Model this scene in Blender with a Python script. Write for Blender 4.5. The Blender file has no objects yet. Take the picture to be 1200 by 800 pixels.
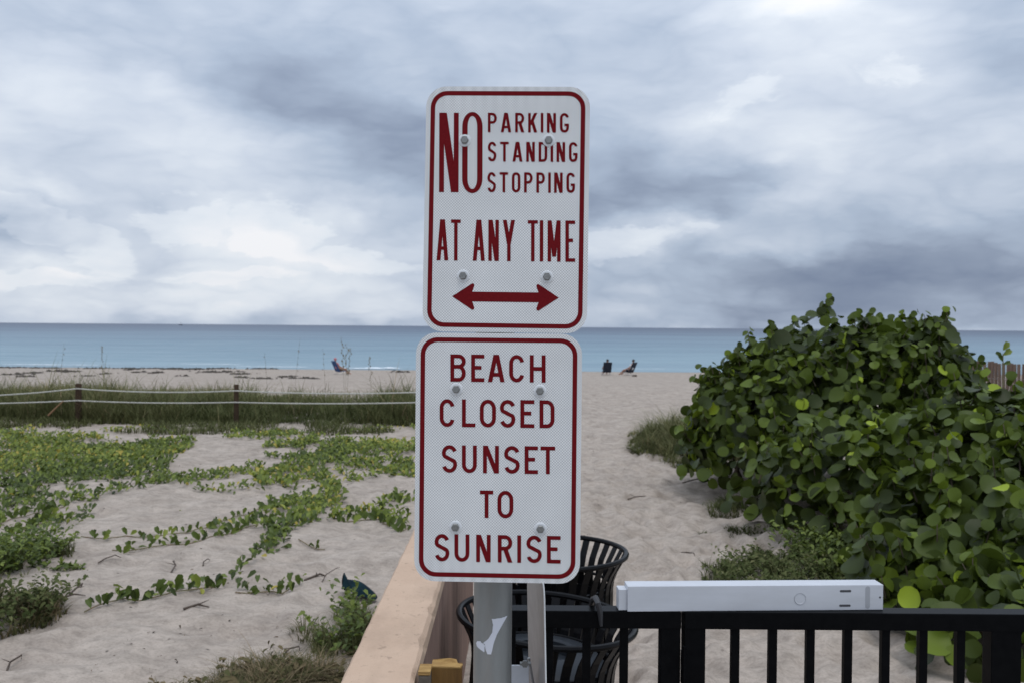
import bpy, bmesh, math, random
import numpy as np
from mathutils import Vector, Matrix
from mathutils.bvhtree import BVHTree
random.seed(7); RNG = np.random.default_rng(11)
C = bpy.context.scene
COL = C.collection
R = math.radians

# ------------------------------------------------------------------ camera
F = 1100.0                       # focal length in pixels of a 1200 px wide frame
EYE = Vector((0, 0, 2.0))
cam_d = bpy.data.cameras.new('camera'); cam = bpy.data.objects.new('camera', cam_d); COL.objects.link(cam)
cam_d.sensor_width = 36; cam_d.lens = F * 36 / 1200
cam_d.clip_start = 0.05; cam_d.clip_end = 60000
CR = (Matrix.Rotation(R(90 - 0.90), 3, 'X') @ Matrix.Rotation(R(0.45), 3, 'Z'))
cam.matrix_world = Matrix.Translation(EYE) @ CR.to_4x4()
cam_d.dof.use_dof = True; cam_d.dof.focus_distance = 1.75; cam_d.dof.aperture_fstop = 11
C.camera = cam
C.render.resolution_x = 1024; C.render.resolution_y = 682
C.view_settings.view_transform = 'Standard'; C.view_settings.look = 'None'
C.view_settings.exposure = 0; C.view_settings.gamma = 1

def ray(px, py): return CR @ Vector(((px - 600) / F, -(py - 400) / F, -1))
def P(px, py, D):                # the place seen at a pixel, D metres ahead
    d = ray(px, py); return EYE + d * (D / d.y)
def G(px, py, z=0.0):            # the place on level ground seen at a pixel
    d = ray(px, py); return EYE + d * ((z - EYE.z) / d.z)

# ------------------------------------------------------------------ sky and sun
SUN_EL, SUN_AZ = 70.0, 150.0
W = bpy.data.worlds.new('World'); C.world = W; W.use_nodes = True
nt = W.node_tree; nt.nodes.clear()
def N(t, **k):
    n = nt.nodes.new(t)
    for a, b in k.items(): setattr(n, a, b)
    return n
def mth(op, a, b=None, c=None, clamp=False):
    n = N('ShaderNodeMath', operation=op); n.use_clamp = clamp
    for i, v in enumerate((a, b, c)):
        if v is None: continue
        if isinstance(v, (int, float)): n.inputs[i].default_value = v
        else: nt.links.new(v, n.inputs[i])
    return n.outputs[0]
tc = N('ShaderNodeTexCoord'); sx = N('ShaderNodeSeparateXYZ'); nt.links.new(tc.outputs['Generated'], sx.inputs[0])
X, Y, Z = sx.outputs
az = mth('ARCTAN2', X, Y); el = mth('ARCSINE', Z)
# flattened cloud-deck coordinates: clouds shrink towards the horizon
den = mth('ADD', mth('ABSOLUTE', Z), 0.10)
cv = N('ShaderNodeCombineXYZ'); nt.links.new(mth('DIVIDE', X, den), cv.inputs[0]); nt.links.new(mth('DIVIDE', Y, den), cv.inputs[1])
def noise(vec, scale, detail=5, rough=.55, dist=0.0, out=0):
    n = N('ShaderNodeTexNoise'); nt.links.new(vec, n.inputs['Vector'])
    n.inputs['Scale'].default_value = scale; n.inputs['Detail'].default_value = detail
    n.inputs['Roughness'].default_value = rough; n.inputs['Distortion'].default_value = dist
    return n.outputs[out]
def centred(s, k): return mth('MULTIPLY', mth('SUBTRACT', s, .5), k)
ve = N('ShaderNodeCombineXYZ'); nt.links.new(az, ve.inputs[0]); nt.links.new(mth('MULTIPLY', el, 2.2), ve.inputs[1])
w1 = centred(noise(ve.outputs[0], 5.0, 4, .55), .17)
ve2 = N('ShaderNodeVectorMath', operation='ADD'); ve2.inputs[1].default_value = (7.3, 3.1, 0); nt.links.new(ve.outputs[0], ve2.inputs[0])
w2 = centred(noise(ve2.outputs[0], 6.0, 5, .6), .085)
azw = mth('ADD', az, w1); elw = mth('ADD', el, w2)
def blob(px, py, rx, ry, amp, rot=0.0):
    d = ray(px, py).normalized(); a0 = math.atan2(d.x, d.y); e0 = math.asin(d.z)
    sa, se = rx / F, ry / F; c, s = math.cos(R(rot)), math.sin(R(rot))
    da = mth('SUBTRACT', azw, a0); de = mth('SUBTRACT', elw, e0)
    u = mth('ADD', mth('MULTIPLY', da, c / sa), mth('MULTIPLY', de, s / sa))
    v = mth('ADD', mth('MULTIPLY', da, -s / se), mth('MULTIPLY', de, c / se))
    q = mth('ADD', mth('MULTIPLY', u, u), mth('MULTIPLY', v, v))
    return mth('MULTIPLY', mth('EXPONENT', mth('MULTIPLY', q, -1.0)), amp)
BL = [(60, 120, 230, 60, .17, 0), (1, 30, 150, 60, -.05, 0), (950, 0, 75, 28, .42, 0), (855, 120, 110, 60, .15, 10),
      (1050, 70, 90, 55, .12, 0), (1150, 160, 110, 45, .06, 0), (90, 335, 180, 26, .17, 0), (40, 225, 60, 12, .16, -8), (300, 290, 230, 50, .18, -8), (390, 255, 50, 18, .12, -12),
      (770, 275, 110, 24, .17, 12), (250, 362, 330, 16, .09, 0), (770, 350, 60, 22, .08, 0), (140, 245, 60, 20, -.03, 0),
      (330, 85, 190, 55, -.17, -22), (450, 160, 150, 55, -.22, -14), (600, 230, 130, 45, -.10, -10), (560, 60, 200, 60, -.04, 0), (740, 195, 120, 60, -.18, 10), (865, 205, 75, 13, -.15, 0), (700, 245, 90, 26, -.12, 12),
      (960, 322, 230, 34, -.17, 4), (1130, 300, 170, 50, -.20, 8), (1060, 362, 300, 34, -.22, 0), (60, 262, 110, 16, -.17, 4), (180, 285, 60, 16, -.10, 0), (200, 328, 90, 7, -.10, 0),
      (830, 240, 45, 10, -.09, 0), (1180, 50, 110, 60, -.10, 0), (790, 60, 150, 40, -.05, 0), (300, 170, 60, 30, .03, 0)]
BL += [(150, 262, 45, 16, .12, 0), (265, 240, 40, 12, .14, 0), (310, 270, 60, 14, .10, -15), (50, 300, 50, 10, .12, 0), (110, 318, 40, 8, .14, 0), (180, 275, 35, 14, -.10, 0), (420, 310, 70, 12, .10, -10), (250, 310, 50, 8, -.08, 0), (210, 120, 90, 30, .06, -20), (820, 150, 50, 22, .08, 0)]
lum = None
for b in BL:
    s = blob(*b); lum = s if lum is None else mth('ADD', lum, s)
nbig = centred(noise(cv.outputs[0], .45, 6, .5, .5), .16)
nfine = centred(noise(ve.outputs[0], 5.0, 5, .5, .5), .26)
nst = N('ShaderNodeCombineXYZ'); nt.links.new(az, nst.inputs[0]); nt.links.new(mth('MULTIPLY', el, 6.0), nst.inputs[1])
nstr = centred(noise(nst.outputs[0], 7.0, 6, .6, .3), .10)
lum = mth('ADD', mth('ADD', lum, nbig), mth('ADD', nfine, nstr))
vz = N('ShaderNodeCombineXYZ'); nt.links.new(mth('ADD', az, mth('MULTIPLY', w1, .55)), vz.inputs[0]); nt.links.new(mth('MULTIPLY', mth('ADD', el, mth('MULTIPLY', w2, .55)), 2.4), vz.inputs[1])
puff = None                        # cauliflower heaps: folded noise, rounded lobes with darker creases
for sc_, am_ in ((3.6, .66), (8.0, .40), (17.0, .20), (36.0, .09)):
    fo = mth('MULTIPLY', mth('ABSOLUTE', mth('SUBTRACT', noise(vz.outputs[0], sc_, 1, .4), .5)), am_ * 2)
    puff = fo if puff is None else mth('ADD', puff, fo)
puff = mth('SUBTRACT', puff, .20)
lowm = mth('EXPONENT', mth('MULTIPLY', mth('MAXIMUM', Z, 0.0), -5.0))
lum = mth('ADD', lum, mth('MULTIPLY', puff, mth('ADD', .30, mth('MULTIPLY', lowm, .55))))
# defined heaps low over the sea: crisp tops, soft bases
heap = None
for b in [(20, 250, 60, 22, .9, -10), (110, 285, 60, 26, .9, -25), (215, 262, 62, 26, .9, 5), (330, 275, 75, 26, 1.0, -16), (430, 302, 75, 20, .9, -10), (60, 322, 110, 16, .8, 0), (300, 325, 120, 14, .7, 0), (740, 290, 80, 22, .9, 14), (800, 268, 40, 14, .6, 10), (880, 120, 70, 36, .6, 10), (1050, 80, 60, 30, .5, 0)]:
    q_ = blob(*b); heap = q_ if heap is None else mth('MAXIMUM', heap, q_)
heap = mth('ADD', heap, centred(noise(vz.outputs[0], 16.0, 5, .6), .9))
hm = N('ShaderNodeMapRange'); hm.interpolation_type = 'SMOOTHSTEP'; hm.inputs[1].default_value = .40; hm.inputs[2].default_value = .56; nt.links.new(heap, hm.inputs[0])
lum = mth('ADD', lum, mth('MULTIPLY', hm.outputs[0], .10))
lum = mth('ADD', mth('MULTIPLY', lum, .90), .605)
ramp = N('ShaderNodeValToRGB'); nt.links.new(lum, ramp.inputs[0])
def lin(r, g, b): return tuple(((c / 255) / 12.92 if c / 255 < .04045 else ((c / 255 + .055) / 1.055) ** 2.4) for c in (r, g, b)) + (1,)
cr = ramp.color_ramp; cr.elements[0].position = .12; cr.elements[0].color = lin(116, 130, 156)
cr.elements[1].position = 1.0; cr.elements[1].color = lin(244, 245, 249)
for p, c in ((.32, lin(142, 155, 177)), (.50, lin(172, 186, 206)), (.66, lin(201, 211, 226)), (.82, lin(225, 232, 241))):
    e = cr.elements.new(p); e.color = c
# an overcast deck is brighter overhead than at its rim
up = mth('ADD', 1.0, mth('MULTIPLY', mth('POWER', mth('MAXIMUM', Z, 0.0), 1.5), 1.0))
vs = N('ShaderNodeVectorMath', operation='SCALE'); nt.links.new(ramp.outputs[0], vs.inputs[0]); nt.links.new(up, vs.inputs['Scale'])
sky = N('ShaderNodeTexSky', sky_type='NISHITA'); sky.sun_disc = False
sky.sun_elevation = R(SUN_EL); sky.sun_rotation = R(SUN_AZ); sky.air_density = 1.0; sky.dust_density = 2.0
bg1 = N('ShaderNodeBackground'); nt.links.new(sky.outputs[0], bg1.inputs[0]); bg1.inputs[1].default_value = .08
bg2 = N('ShaderNodeBackground'); nt.links.new(vs.outputs[0], bg2.inputs[0]); bg2.inputs[1].default_value = 1.0
mx = N('ShaderNodeMixShader'); mx.inputs[0].default_value = .94
nt.links.new(bg1.outputs[0], mx.inputs[1]); nt.links.new(bg2.outputs[0], mx.inputs[2])
wo = N('ShaderNodeOutputWorld'); nt.links.new(mx.outputs[0], wo.inputs[0])

sd = bpy.data.lights.new('sun', 'SUN'); sd.energy = 0.75; sd.angle = R(25); sd.color = (1, .96, .9)
so = bpy.data.objects.new('sun', sd); COL.objects.link(so)
sdir = Vector((math.sin(R(SUN_AZ)) * math.cos(R(SUN_EL)), math.cos(R(SUN_AZ)) * math.cos(R(SUN_EL)), math.sin(R(SUN_EL))))
so.rotation_euler = sdir.to_track_quat('Z', 'Y').to_euler(); so.location = (0, 0, 30)

# ------------------------------------------------------------------ materials
def mat(name, col, rough=.8, metal=0.0, spec=.5, var=None, vscale=8, bump=0.0, bscale=30, bdist=.01, detail=6, attr=None, ramp_=None, trans=0.0, extra=None, stretch=None, aniso=None):
    m = bpy.data.materials.new(name); m.use_nodes = True; t = m.node_tree; b = t.nodes['Principled BSDF']
    b.inputs['Roughness'].default_value = rough; b.inputs['Metallic'].default_value = metal
    b.inputs['Specular IOR Level'].default_value = spec
    b.inputs['Base Color'].default_value = tuple(col) + (1,)
    tcn = t.nodes.new('ShaderNodeTexCoord'); vec = tcn.outputs['Object']
    if stretch:
        mp = t.nodes.new('ShaderNodeMapping'); mp.inputs['Scale'].default_value = stretch; t.links.new(vec, mp.inputs[0]); vec = mp.outputs[0]
    out = None
    if attr:
        a = t.nodes.new('ShaderNodeAttribute'); a.attribute_name = attr
        r = t.nodes.new('ShaderNodeValToRGB'); t.links.new(a.outputs['Fac'], r.inputs[0])
        els = r.color_ramp.elements
        els[0].position = ramp_[0][0]; els[0].color = tuple(ramp_[0][1]) + (1,)
        els[1].position = ramp_[-1][0]; els[1].color = tuple(ramp_[-1][1]) + (1,)
        for p, c in ramp_[1:-1]:
            e = els.new(p); e.color = tuple(c) + (1,)
        out = r.outputs[0]
    if var:
        n = t.nodes.new('ShaderNodeTexNoise'); n.inputs['Scale'].default_value = vscale; n.inputs['Detail'].default_value = detail
        n.inputs['Roughness'].default_value = .6; t.links.new(vec, n.inputs['Vector'])
        mr = t.nodes.new('ShaderNodeMapRange'); mr.inputs[1].default_value = .3; mr.inputs[2].default_value = .7; t.links.new(n.outputs[0], mr.inputs[0])
        mixn = t.nodes.new('ShaderNodeMix'); mixn.data_type = 'RGBA'
        t.links.new(mr.outputs[0], mixn.inputs['Factor'])
        if out is None: mixn.inputs['A'].default_value = tuple(col) + (1,)
        else: t.links.new(out, mixn.inputs['A'])
        mixn.inputs['B'].default_value = tuple(var) + (1,)
        if out is not None: mixn.blend_type = 'MULTIPLY'
        out = mixn.outputs['Result']
    if out is not None: t.links.new(out, b.inputs['Base Color'])
    if bump:
        n = t.nodes.new('ShaderNodeTexNoise'); n.inputs['Scale'].default_value = bscale; n.inputs['Detail'].default_value = 8
        t.links.new(vec, n.inputs['Vector'])
        bp = t.nodes.new('ShaderNodeBump'); bp.inputs['Strength'].default_value = bump; bp.inputs['Distance'].default_value = bdist
        t.links.new(n.outputs[0], bp.inputs['Height']); t.links.new(bp.outputs[0], b.inputs['Normal'])
    if trans:
        tr = t.nodes.new('ShaderNodeBsdfTranslucent'); ms = t.nodes.new('ShaderNodeMixShader'); ms.inputs[0].default_value = trans
        if out is not None: t.links.new(out, tr.inputs[0])
        else: tr.inputs[0].default_value = tuple(col) + (1,)
        o = t.nodes['Material Output']; t.links.new(b.outputs[0], ms.inputs[1]); t.links.new(tr.outputs[0], ms.inputs[2]); t.links.new(ms.outputs[0], o.inputs[0])
    if extra: extra(t, b, out, vec)
    return m

# ------------------------------------------------------------------ object helpers
def link(o, parent=None, label=None, cat=None, group=None, kind=None):
    COL.objects.link(o)
    if parent is not None: o.parent = parent
    if label: o['label'] = label
    if cat: o['category'] = cat
    if group: o['group'] = group
    if kind: o['kind'] = kind
    return o
def thing(name, label, cat, loc=(0, 0, 0), rot=(0, 0, 0), group=None):
    o = bpy.data.objects.new(name, None); o.location = loc; o.rotation_euler = rot; o.empty_display_size = .1
    return link(o, None, label, cat, group)
class MB:
    def __init__(s): s.v = []; s.f = []; s.sm = False
    def add(s, vs, fs):
        n = len(s.v); s.v += [tuple(v) for v in vs]; s.f += [tuple(i + n for i in f) for f in fs]; return s
    def box(s, c, d, M=None, bev=0.0):
        c = Vector(c); h = Vector(d) / 2
        if bev:
            bm = bmesh.new(); bmesh.ops.create_cube(bm, size=1)
            for v in bm.verts: v.co = Vector((v.co.x * d[0], v.co.y * d[1], v.co.z * d[2]))
            bmesh.ops.bevel(bm, geom=bm.edges[:], offset=bev, segments=2, affect='EDGES', profile=.6)
            bm.verts.index_update(); vs = [v.co.copy() for v in bm.verts]; fs = [[v.index for v in f.verts] for f in bm.faces]; bm.free()
        else:
            vs = [Vector((x * h.x, y * h.y, z * h.z)) for x in (-1, 1) for y in (-1, 1) for z in (-1, 1)]
            fs = [(0, 1, 3, 2), (4, 6, 7, 5), (0, 4, 5, 1), (2, 3, 7, 6), (0, 2, 6, 4), (1, 5, 7, 3)]
        if M: vs = [M @ v for v in vs]
        return s.add([v + c for v in vs], fs)
    def tube(s, pts, r, n=8, closed=False, cap=True):
        pts = [Vector(p) for p in pts]; m = len(pts); rs = r if isinstance(r, (list, tuple)) else [r] * m
        base = len(s.v); ref = None
        for i, p in enumerate(pts):
            if closed: t = pts[(i + 1) % m] - pts[i - 1]
            else: t = pts[min(i + 1, m - 1)] - pts[max(i - 1, 0)]
            t.normalize()
            if ref is None: ref = t.orthogonal().normalized()
            ref = (ref - t * ref.dot(t)).normalized(); b = t.cross(ref)
            for k in range(n):
                a = 2 * math.pi * k / n; s.v.append(tuple(p + (ref * math.cos(a) + b * math.sin(a)) * rs[i]))
        for i in range(m if closed else m - 1):
            j = (i + 1) % m
            for k in range(n):
                l = (k + 1) % n; s.f.append((base + i * n + k, base + i * n + l, base + j * n + l, base + j * n + k))
        if cap and not closed:
            s.f.append(tuple(base + k for k in range(n))[::-1]); s.f.append(tuple(base + (m - 1) * n + k for k in range(n)))
        return s
    def lathe(s, prof, n=32, c=(0, 0, 0), axis='Z'):
        base = len(s.v); m = len(prof)
        for r, z in prof:
            for k in range(n):
                a = 2 * math.pi * k / n
                q = (r * math.cos(a), r * math.sin(a), z) if axis == 'Z' else (r * math.cos(a), -z, r * math.sin(a))
                s.v.append((q[0] + c[0], q[1] + c[1], q[2] + c[2]))
        for i in range(m - 1):
            for k in range(n):
                l = (k + 1) % n; s.f.append((base + i * n + k, base + i * n + l, base + (i + 1) * n + l, base + (i + 1) * n + k))
        if prof[0][0] > 1e-6: s.f.append(tuple(base + k for k in range(n))[::-1])
        if prof[-1][0] > 1e-6: s.f.append(tuple(base + (m - 1) * n + k for k in range(n)))
        return s
    def mesh(s, name, m, smooth=False):
        me = bpy.data.meshes.new(name); me.from_pydata(s.v, [], s.f); me.validate(); me.update()
        bm = bmesh.new(); bm.from_mesh(me); bmesh.ops.recalc_face_normals(bm, faces=bm.faces[:]); bm.to_mesh(me); bm.free()
        me.materials.append(m)
        if smooth:
            me.shade_smooth() if hasattr(me, 'shade_smooth') else None
            try: me.set_sharp_from_angle(angle=R(38))
            except Exception: pass
        return me
    def obj(s, name, m, parent=None, smooth=False, **k):
        return link(bpy.data.objects.new(name, s.mesh(name, m, smooth)), parent, **k)
def np_mesh(name, v, f, m, attrs=None, smooth=False):
    v = np.asarray(v, np.float32); f = np.asarray(f, np.int32); k = f.shape[1]
    me = bpy.data.meshes.new(name); me.vertices.add(len(v)); me.vertices.foreach_set('co', v.ravel())
    me.loops.add(f.size); me.loops.foreach_set('vertex_index', f.ravel())
    me.polygons.add(len(f)); me.polygons.foreach_set('loop_start', np.arange(0, f.size, k, dtype=np.int32))
    me.polygons.foreach_set('loop_total', np.full(len(f), k, np.int32))
    if smooth: me.polygons.foreach_set('use_smooth', np.ones(len(f), bool))
    for an, av in (attrs or {}).items():
        a = me.attributes.new(an, 'FLOAT', 'POINT'); a.data.foreach_set('value', np.asarray(av, np.float32))
    me.update(); me.validate(); me.materials.append(m); return me

# value noise
_T = RNG.random((256, 256))
def vn(x, y, s=1.0, seed=0):
    x = np.asarray(x, float) * s + seed * 17.3; y = np.asarray(y, float) * s + seed * 9.1
    xi = np.floor(x).astype(int); yi = np.floor(y).astype(int); fx = x - xi; fy = y - yi
    fx = fx * fx * (3 - 2 * fx); fy = fy * fy * (3 - 2 * fy)
    a = _T[xi & 255, yi & 255]; b = _T[(xi + 1) & 255, yi & 255]; c = _T[xi & 255, (yi + 1) & 255]; d = _T[(xi + 1) & 255, (yi + 1) & 255]
    return (a * (1 - fx) + b * fx) * (1 - fy) + (c * (1 - fx) + d * fx) * fy - .5
def sstep(a, b, x):
    t = np.clip((np.asarray(x, float) - a) / (b - a), 0, 1); return t * t * (3 - 2 * t)
SEA = -1.6
def base_h(x, y):
    x = np.asarray(x, float); y = np.asarray(y, float)
    h = -1.32 * sstep(25, 66, y) - .34 * sstep(68, 80, y) - 1.6 * sstep(79, 110, y) - 4 * sstep(95, 260, y)
    near = 1 - sstep(40, 60, y)
    dune = .05 * sstep(-1.0, -3.0, x) * sstep(17.5, 21, y) * (1 - sstep(24, 34, y))
    pathw = 1 - sstep(.9, 1.6, np.abs(x - 1.1 - .03 * y))
    h = h + dune + near * (vn(x, y, .45, 1) * .10 + vn(x, y, 1.3, 2) * .045) - .05 * pathw * near
    h = h + (vn(x, y, .12, 5) * .10 * (1 - near) * (1 - sstep(70, 77, y)))
    h = h - (h) * (1 - sstep(2.8, 4.0, y)) * 1.0
    return h
# ------------------------------------------------------------------ ground sheet
def make_ground():
    us = [0.0]
    while us[-1] < 7:
        u = us[-1]; us.append(u + (.0042 if u < .66 else .0042 + (u - .66) * .09))
    us = np.array([-u for u in us[:0:-1]] + us)
    ys = list(np.linspace(-45, 2.5, 24)); y = 2.56
    while y < 420:
        ys.append(y); y *= (1.0055 if y < 80 else 1.05)
    ys = np.array(ys); U, Yv = np.meshgrid(us, ys); Xv = U * np.maximum(Yv, 4.5)
    H = base_h(Xv, Yv)
    fine = (1 - sstep(22, 45, Yv)) * sstep(3.5, 5, Yv)
    pathm = (1 - sstep(1.5, 2.4, np.abs(Xv - 1.2 - .02 * Yv))) * fine
    H += fine * (vn(Xv, Yv, 3.2, 3) * .040 + vn(Xv, Yv, 7.0, 4) * .024)
    H += fine * (1 - pathm) * np.abs(vn(Xv + .35 * vn(Xv, Yv, 1.2, 8), Yv * 2.0, 2.2, 6)) * -.10 - fine * (1 - pathm) * np.abs(vn(Xv + .2 * vn(Xv, Yv, 2.2, 9), Yv * 1.6, 5.5, 7)) * .045
    # footprints trodden into the path: a hollow with a raised lip
    n = 2600
    fy = 4.6 * (46 / 4.6) ** RNG.random(n); fx = 1.2 + .02 * fy + RNG.normal(0, .85, n) * (1 + fy * .02)
    extra = 420
    fy = np.concatenate([fy, 4.8 + 12 * RNG.random(extra)]); fx = np.concatenate([fx, -.7 - 6 * RNG.random(extra)])
    for k in range(len(fy)):
        a = RNG.normal(0, .5); sc = .8 + .5 * RNG.random(); L, Wd = .15 * sc, .065 * sc; dep = (.012 + .018 * RNG.random()) * (.75 if fy[k] < 6.5 else 1.1) * (1 if k < n else .45)
        i0, i1 = np.searchsorted(ys, [fy[k] - .35, fy[k] + .35]); u0, u1 = np.searchsorted(us, [(fx[k] - .35) / fy[k], (fx[k] + .35) / fy[k]])
        sx_ = Xv[i0:i1, u0:u1] - fx[k]; sy_ = Yv[i0:i1, u0:u1] - fy[k]
        p = sx_ * math.cos(a) - sy_ * math.sin(a); q = sx_ * math.sin(a) + sy_ * math.cos(a)
        r2 = (p / Wd) ** 2 + (q / L) ** 2
        H[i0:i1, u0:u1] += -dep * np.exp(-r2 * .8) + dep * .45 * np.exp(-(np.sqrt(r2) - 1.9) ** 2 * 2.2)
    nr, nc = H.shape; idx = np.arange(nr * nc).reshape(nr, nc)
    f = np.stack([idx[:-1, :-1], idx[:-1, 1:], idx[1:, 1:], idx[1:, :-1]], -1).reshape(-1, 4)
    return np.stack([Xv, Yv, H], -1).reshape(-1, 3), f, us, ys, H
gv, gf, GU, GY, GH = make_ground()
def hz(x, y):                      # height of the finished sand at a place
    u = x / max(y, 4.5); i = int(np.clip(np.searchsorted(GY, y), 1, len(GY) - 1)); j = int(np.clip(np.searchsorted(GU, u), 1, len(GU) - 1))
    return float(GH[i, j])
def hzv(x, y):
    u = x / np.maximum(y, 4.5); i = np.clip(np.searchsorted(GY, y), 1, len(GY) - 1); j = np.clip(np.searchsorted(GU, u), 1, len(GU) - 1); return GH[i, j]
def sand_extra(t, b, out, vec):
    # wet, darker strip next to the water and scattered debris specks
    g = t.nodes.new('ShaderNodeNewGeometry'); s = t.nodes.new('ShaderNodeSeparateXYZ'); t.links.new(g.outputs['Position'], s.inputs[0])
    mr = t.nodes.new('ShaderNodeMapRange'); mr.inputs[1].default_value = -1.56; mr.inputs[2].default_value = -1.48; mr.inputs[3].default_value = .55; mr.inputs[4].default_value = 1.0
    t.links.new(s.outputs[2], mr.inputs[0])
    v = t.nodes.new('ShaderNodeTexVoronoi'); v.inputs['Scale'].default_value = 5.5; t.links.new(vec, v.inputs['Vector'])
    cr_ = t.nodes.new('ShaderNodeMapRange'); cr_.inputs[1].default_value = .045; cr_.inputs[2].default_value = .075; cr_.inputs[3].default_value = .35; cr_.inputs[4].default_value = 1.0
    t.links.new(v.outputs['Distance'], cr_.inputs[0])
    n2 = t.nodes.new('ShaderNodeTexNoise'); n2.inputs['Scale'].default_value = 1.1; t.links.new(vec, n2.inputs['Vector'])
    gt = t.nodes.new('ShaderNodeMath'); gt.operation = 'LESS_THAN'; gt.inputs[1].default_value = .53; t.links.new(n2.outputs[0], gt.inputs[0])
    mxx = t.nodes.new('ShaderNodeMath'); mxx.operation = 'MAXIMUM'; t.links.new(cr_.outputs[0], mxx.inputs[0]); t.links.new(gt.outputs[0], mxx.inputs[1])
    mu = t.nodes.new('ShaderNodeMath'); mu.operation = 'MULTIPLY'; t.links.new(mr.outputs[0], mu.inputs[0]); t.links.new(mxx.outputs[0], mu.inputs[1])
    cur = mu.outputs[0]
    for s_, lo_, hi_, k_ in ((5.0, .42, .66, .80), (17.0, .45, .68, .80), (70.0, .45, .70, .78)):     # random darker mottling, from broad patches to coarse grains
        mp = t.nodes.new('ShaderNodeMapping'); mp.inputs['Scale'].default_value = (.75, 1.25, 1); t.links.new(vec, mp.inputs[0])
        n3 = t.nodes.new('ShaderNodeTexNoise'); n3.inputs['Scale'].default_value = s_; n3.inputs['Detail'].default_value = 4; t.links.new(mp.outputs[0], n3.inputs['Vector'])
        m3 = t.nodes.new('ShaderNodeMapRange'); m3.inputs[1].default_value = lo_; m3.inputs[2].default_value = hi_; m3.inputs[3].default_value = 1.0; m3.inputs[4].default_value = k_; t.links.new(n3.outputs[0], m3.inputs[0])
        m4 = t.nodes.new('ShaderNodeMath'); m4.operation = 'MULTIPLY'; t.links.new(cur, m4.inputs[0]); t.links.new(m3.outputs[0], m4.inputs[1]); cur = m4.outputs[0]
    sc = t.nodes.new('ShaderNodeVectorMath'); sc.operation = 'SCALE'; t.links.new(out, sc.inputs[0]); t.links.new(cur, sc.inputs['Scale'])
    t.links.new(sc.outputs[0], b.inputs['Base Color'])
M_sand = mat('sand', (.50, .425, .358), .95, spec=.12, var=(.41, .342, .285), vscale=1.8, bump=.75, bscale=9, bdist=.03, extra=sand_extra)
go = bpy.data.objects.new('sand_ground', np_mesh('sand_ground', gv, gf, M_sand, smooth=True)); link(go, kind='structure')
# ------------------------------------------------------------------ sea
def sea_extra(t, b, out, vec):
    g = t.nodes.new('ShaderNodeNewGeometry'); s = t.nodes.new('ShaderNodeSeparateXYZ'); t.links.new(g.outputs['Position'], s.inputs[0])
    lg = t.nodes.new('ShaderNodeMath'); lg.operation = 'LOGARITHM'; lg.inputs[1].default_value = 10; t.links.new(s.outputs[1], lg.inputs[0])
    mr = t.nodes.new('ShaderNodeMapRange'); mr.inputs[1].default_value = 1.84; mr.inputs[2].default_value = 3.3; t.links.new(lg.outputs[0], mr.inputs[0])
    # streaks in log distance so that far ones stay readable
    cx = t.nodes.new('ShaderNodeCombineXYZ'); dv = t.nodes.new('ShaderNodeMath'); dv.operation = 'DIVIDE'; t.links.new(s.outputs[0], dv.inputs[0]); t.links.new(s.outputs[1], dv.inputs[1])
    ml = t.nodes.new('ShaderNodeMath'); ml.operation = 'MULTIPLY'; ml.inputs[1].default_value = 9; t.links.new(lg.outputs[0], ml.inputs[0])
    t.links.new(dv.outputs[0], cx.inputs[0]); t.links.new(ml.outputs[0], cx.inputs[1])
    n = t.nodes.new('ShaderNodeTexNoise'); n.inputs['Scale'].default_value = 2.2; n.inputs['Detail'].default_value = 7; n.inputs['Roughness'].default_value = .7; t.links.new(cx.outputs[0], n.inputs['Vector'])
    ms = t.nodes.new('ShaderNodeMath'); ms.operation = 'MULTIPLY_ADD'; ms.inputs[1].default_value = .9; ms.inputs[2].default_value = -.45; t.links.new(n.outputs[0], ms.inputs[0])
    ad = t.nodes.new('ShaderNodeMath'); ad.operation = 'ADD'; t.links.new(mr.outputs[0], ad.inputs[0]); t.links.new(ms.outputs[0], ad.inputs[1])
    r = t.nodes.new('ShaderNodeValToRGB'); t.links.new(ad.outputs[0], r.inputs[0]); e = r.color_ramp.elements
    e[0].position = 0; e[0].color = (.225, .325, .375, 1); e[1].position = 1; e[1].color = (.060, .085, .135, 1)
    for p, c in ((.18, (.185, .275, .33, 1)), (.42, (.14, .21, .27, 1)), (.66, (.085, .125, .18, 1))):
        q = e.new(p); q.color = c
    t.links.new(r.outputs[0], b.inputs['Base Color'])
    w = t.nodes.new('ShaderNodeTexNoise'); w.inputs['Scale'].default_value = .9; w.inputs['Detail'].default_value = 6; mp = t.nodes.new('ShaderNodeMapping'); mp.inputs['Scale'].default_value = (.35, 1, 1)
    t.links.new(vec, mp.inputs[0]); t.links.new(mp.outputs[0], w.inputs['Vector'])
    bp = t.nodes.new('ShaderNodeBump'); bp.inputs['Strength'].default_value = .8; bp.inputs['Distance'].default_value = .25; t.links.new(w.outputs[0], bp.inputs['Height']); t.links.new(bp.outputs[0], b.inputs['Normal'])
M_sea = mat('sea_water', (.2, .4, .5), .4, spec=.15, extra=sea_extra)
ys = [58.0]
while ys[-1] < 30000: ys.append(ys[-1] * (1.004 if ys[-1] < 300 else 1.03 if ys[-1] < 3000 else 1.2))
ys = np.array(ys); us = np.linspace(-1.6, 1.6, 260); us = np.concatenate([[-9, -4, -2.4], us, [2.4, 4, 9]])
U, Yv = np.meshgrid(us, ys); Xv = U * Yv
amp = .07 * (1 - sstep(180, 320, Yv))
Hs = SEA + amp * (np.sin(Yv * 1.1 + 2.5 * vn(Xv, Yv, .05, 2)) + 1.2 * vn(Xv * .3, Yv, 1.1, 3)) * sstep(82, 94, Yv)
nr, nc = Hs.shape; idx = np.arange(nr * nc).reshape(nr, nc)
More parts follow.
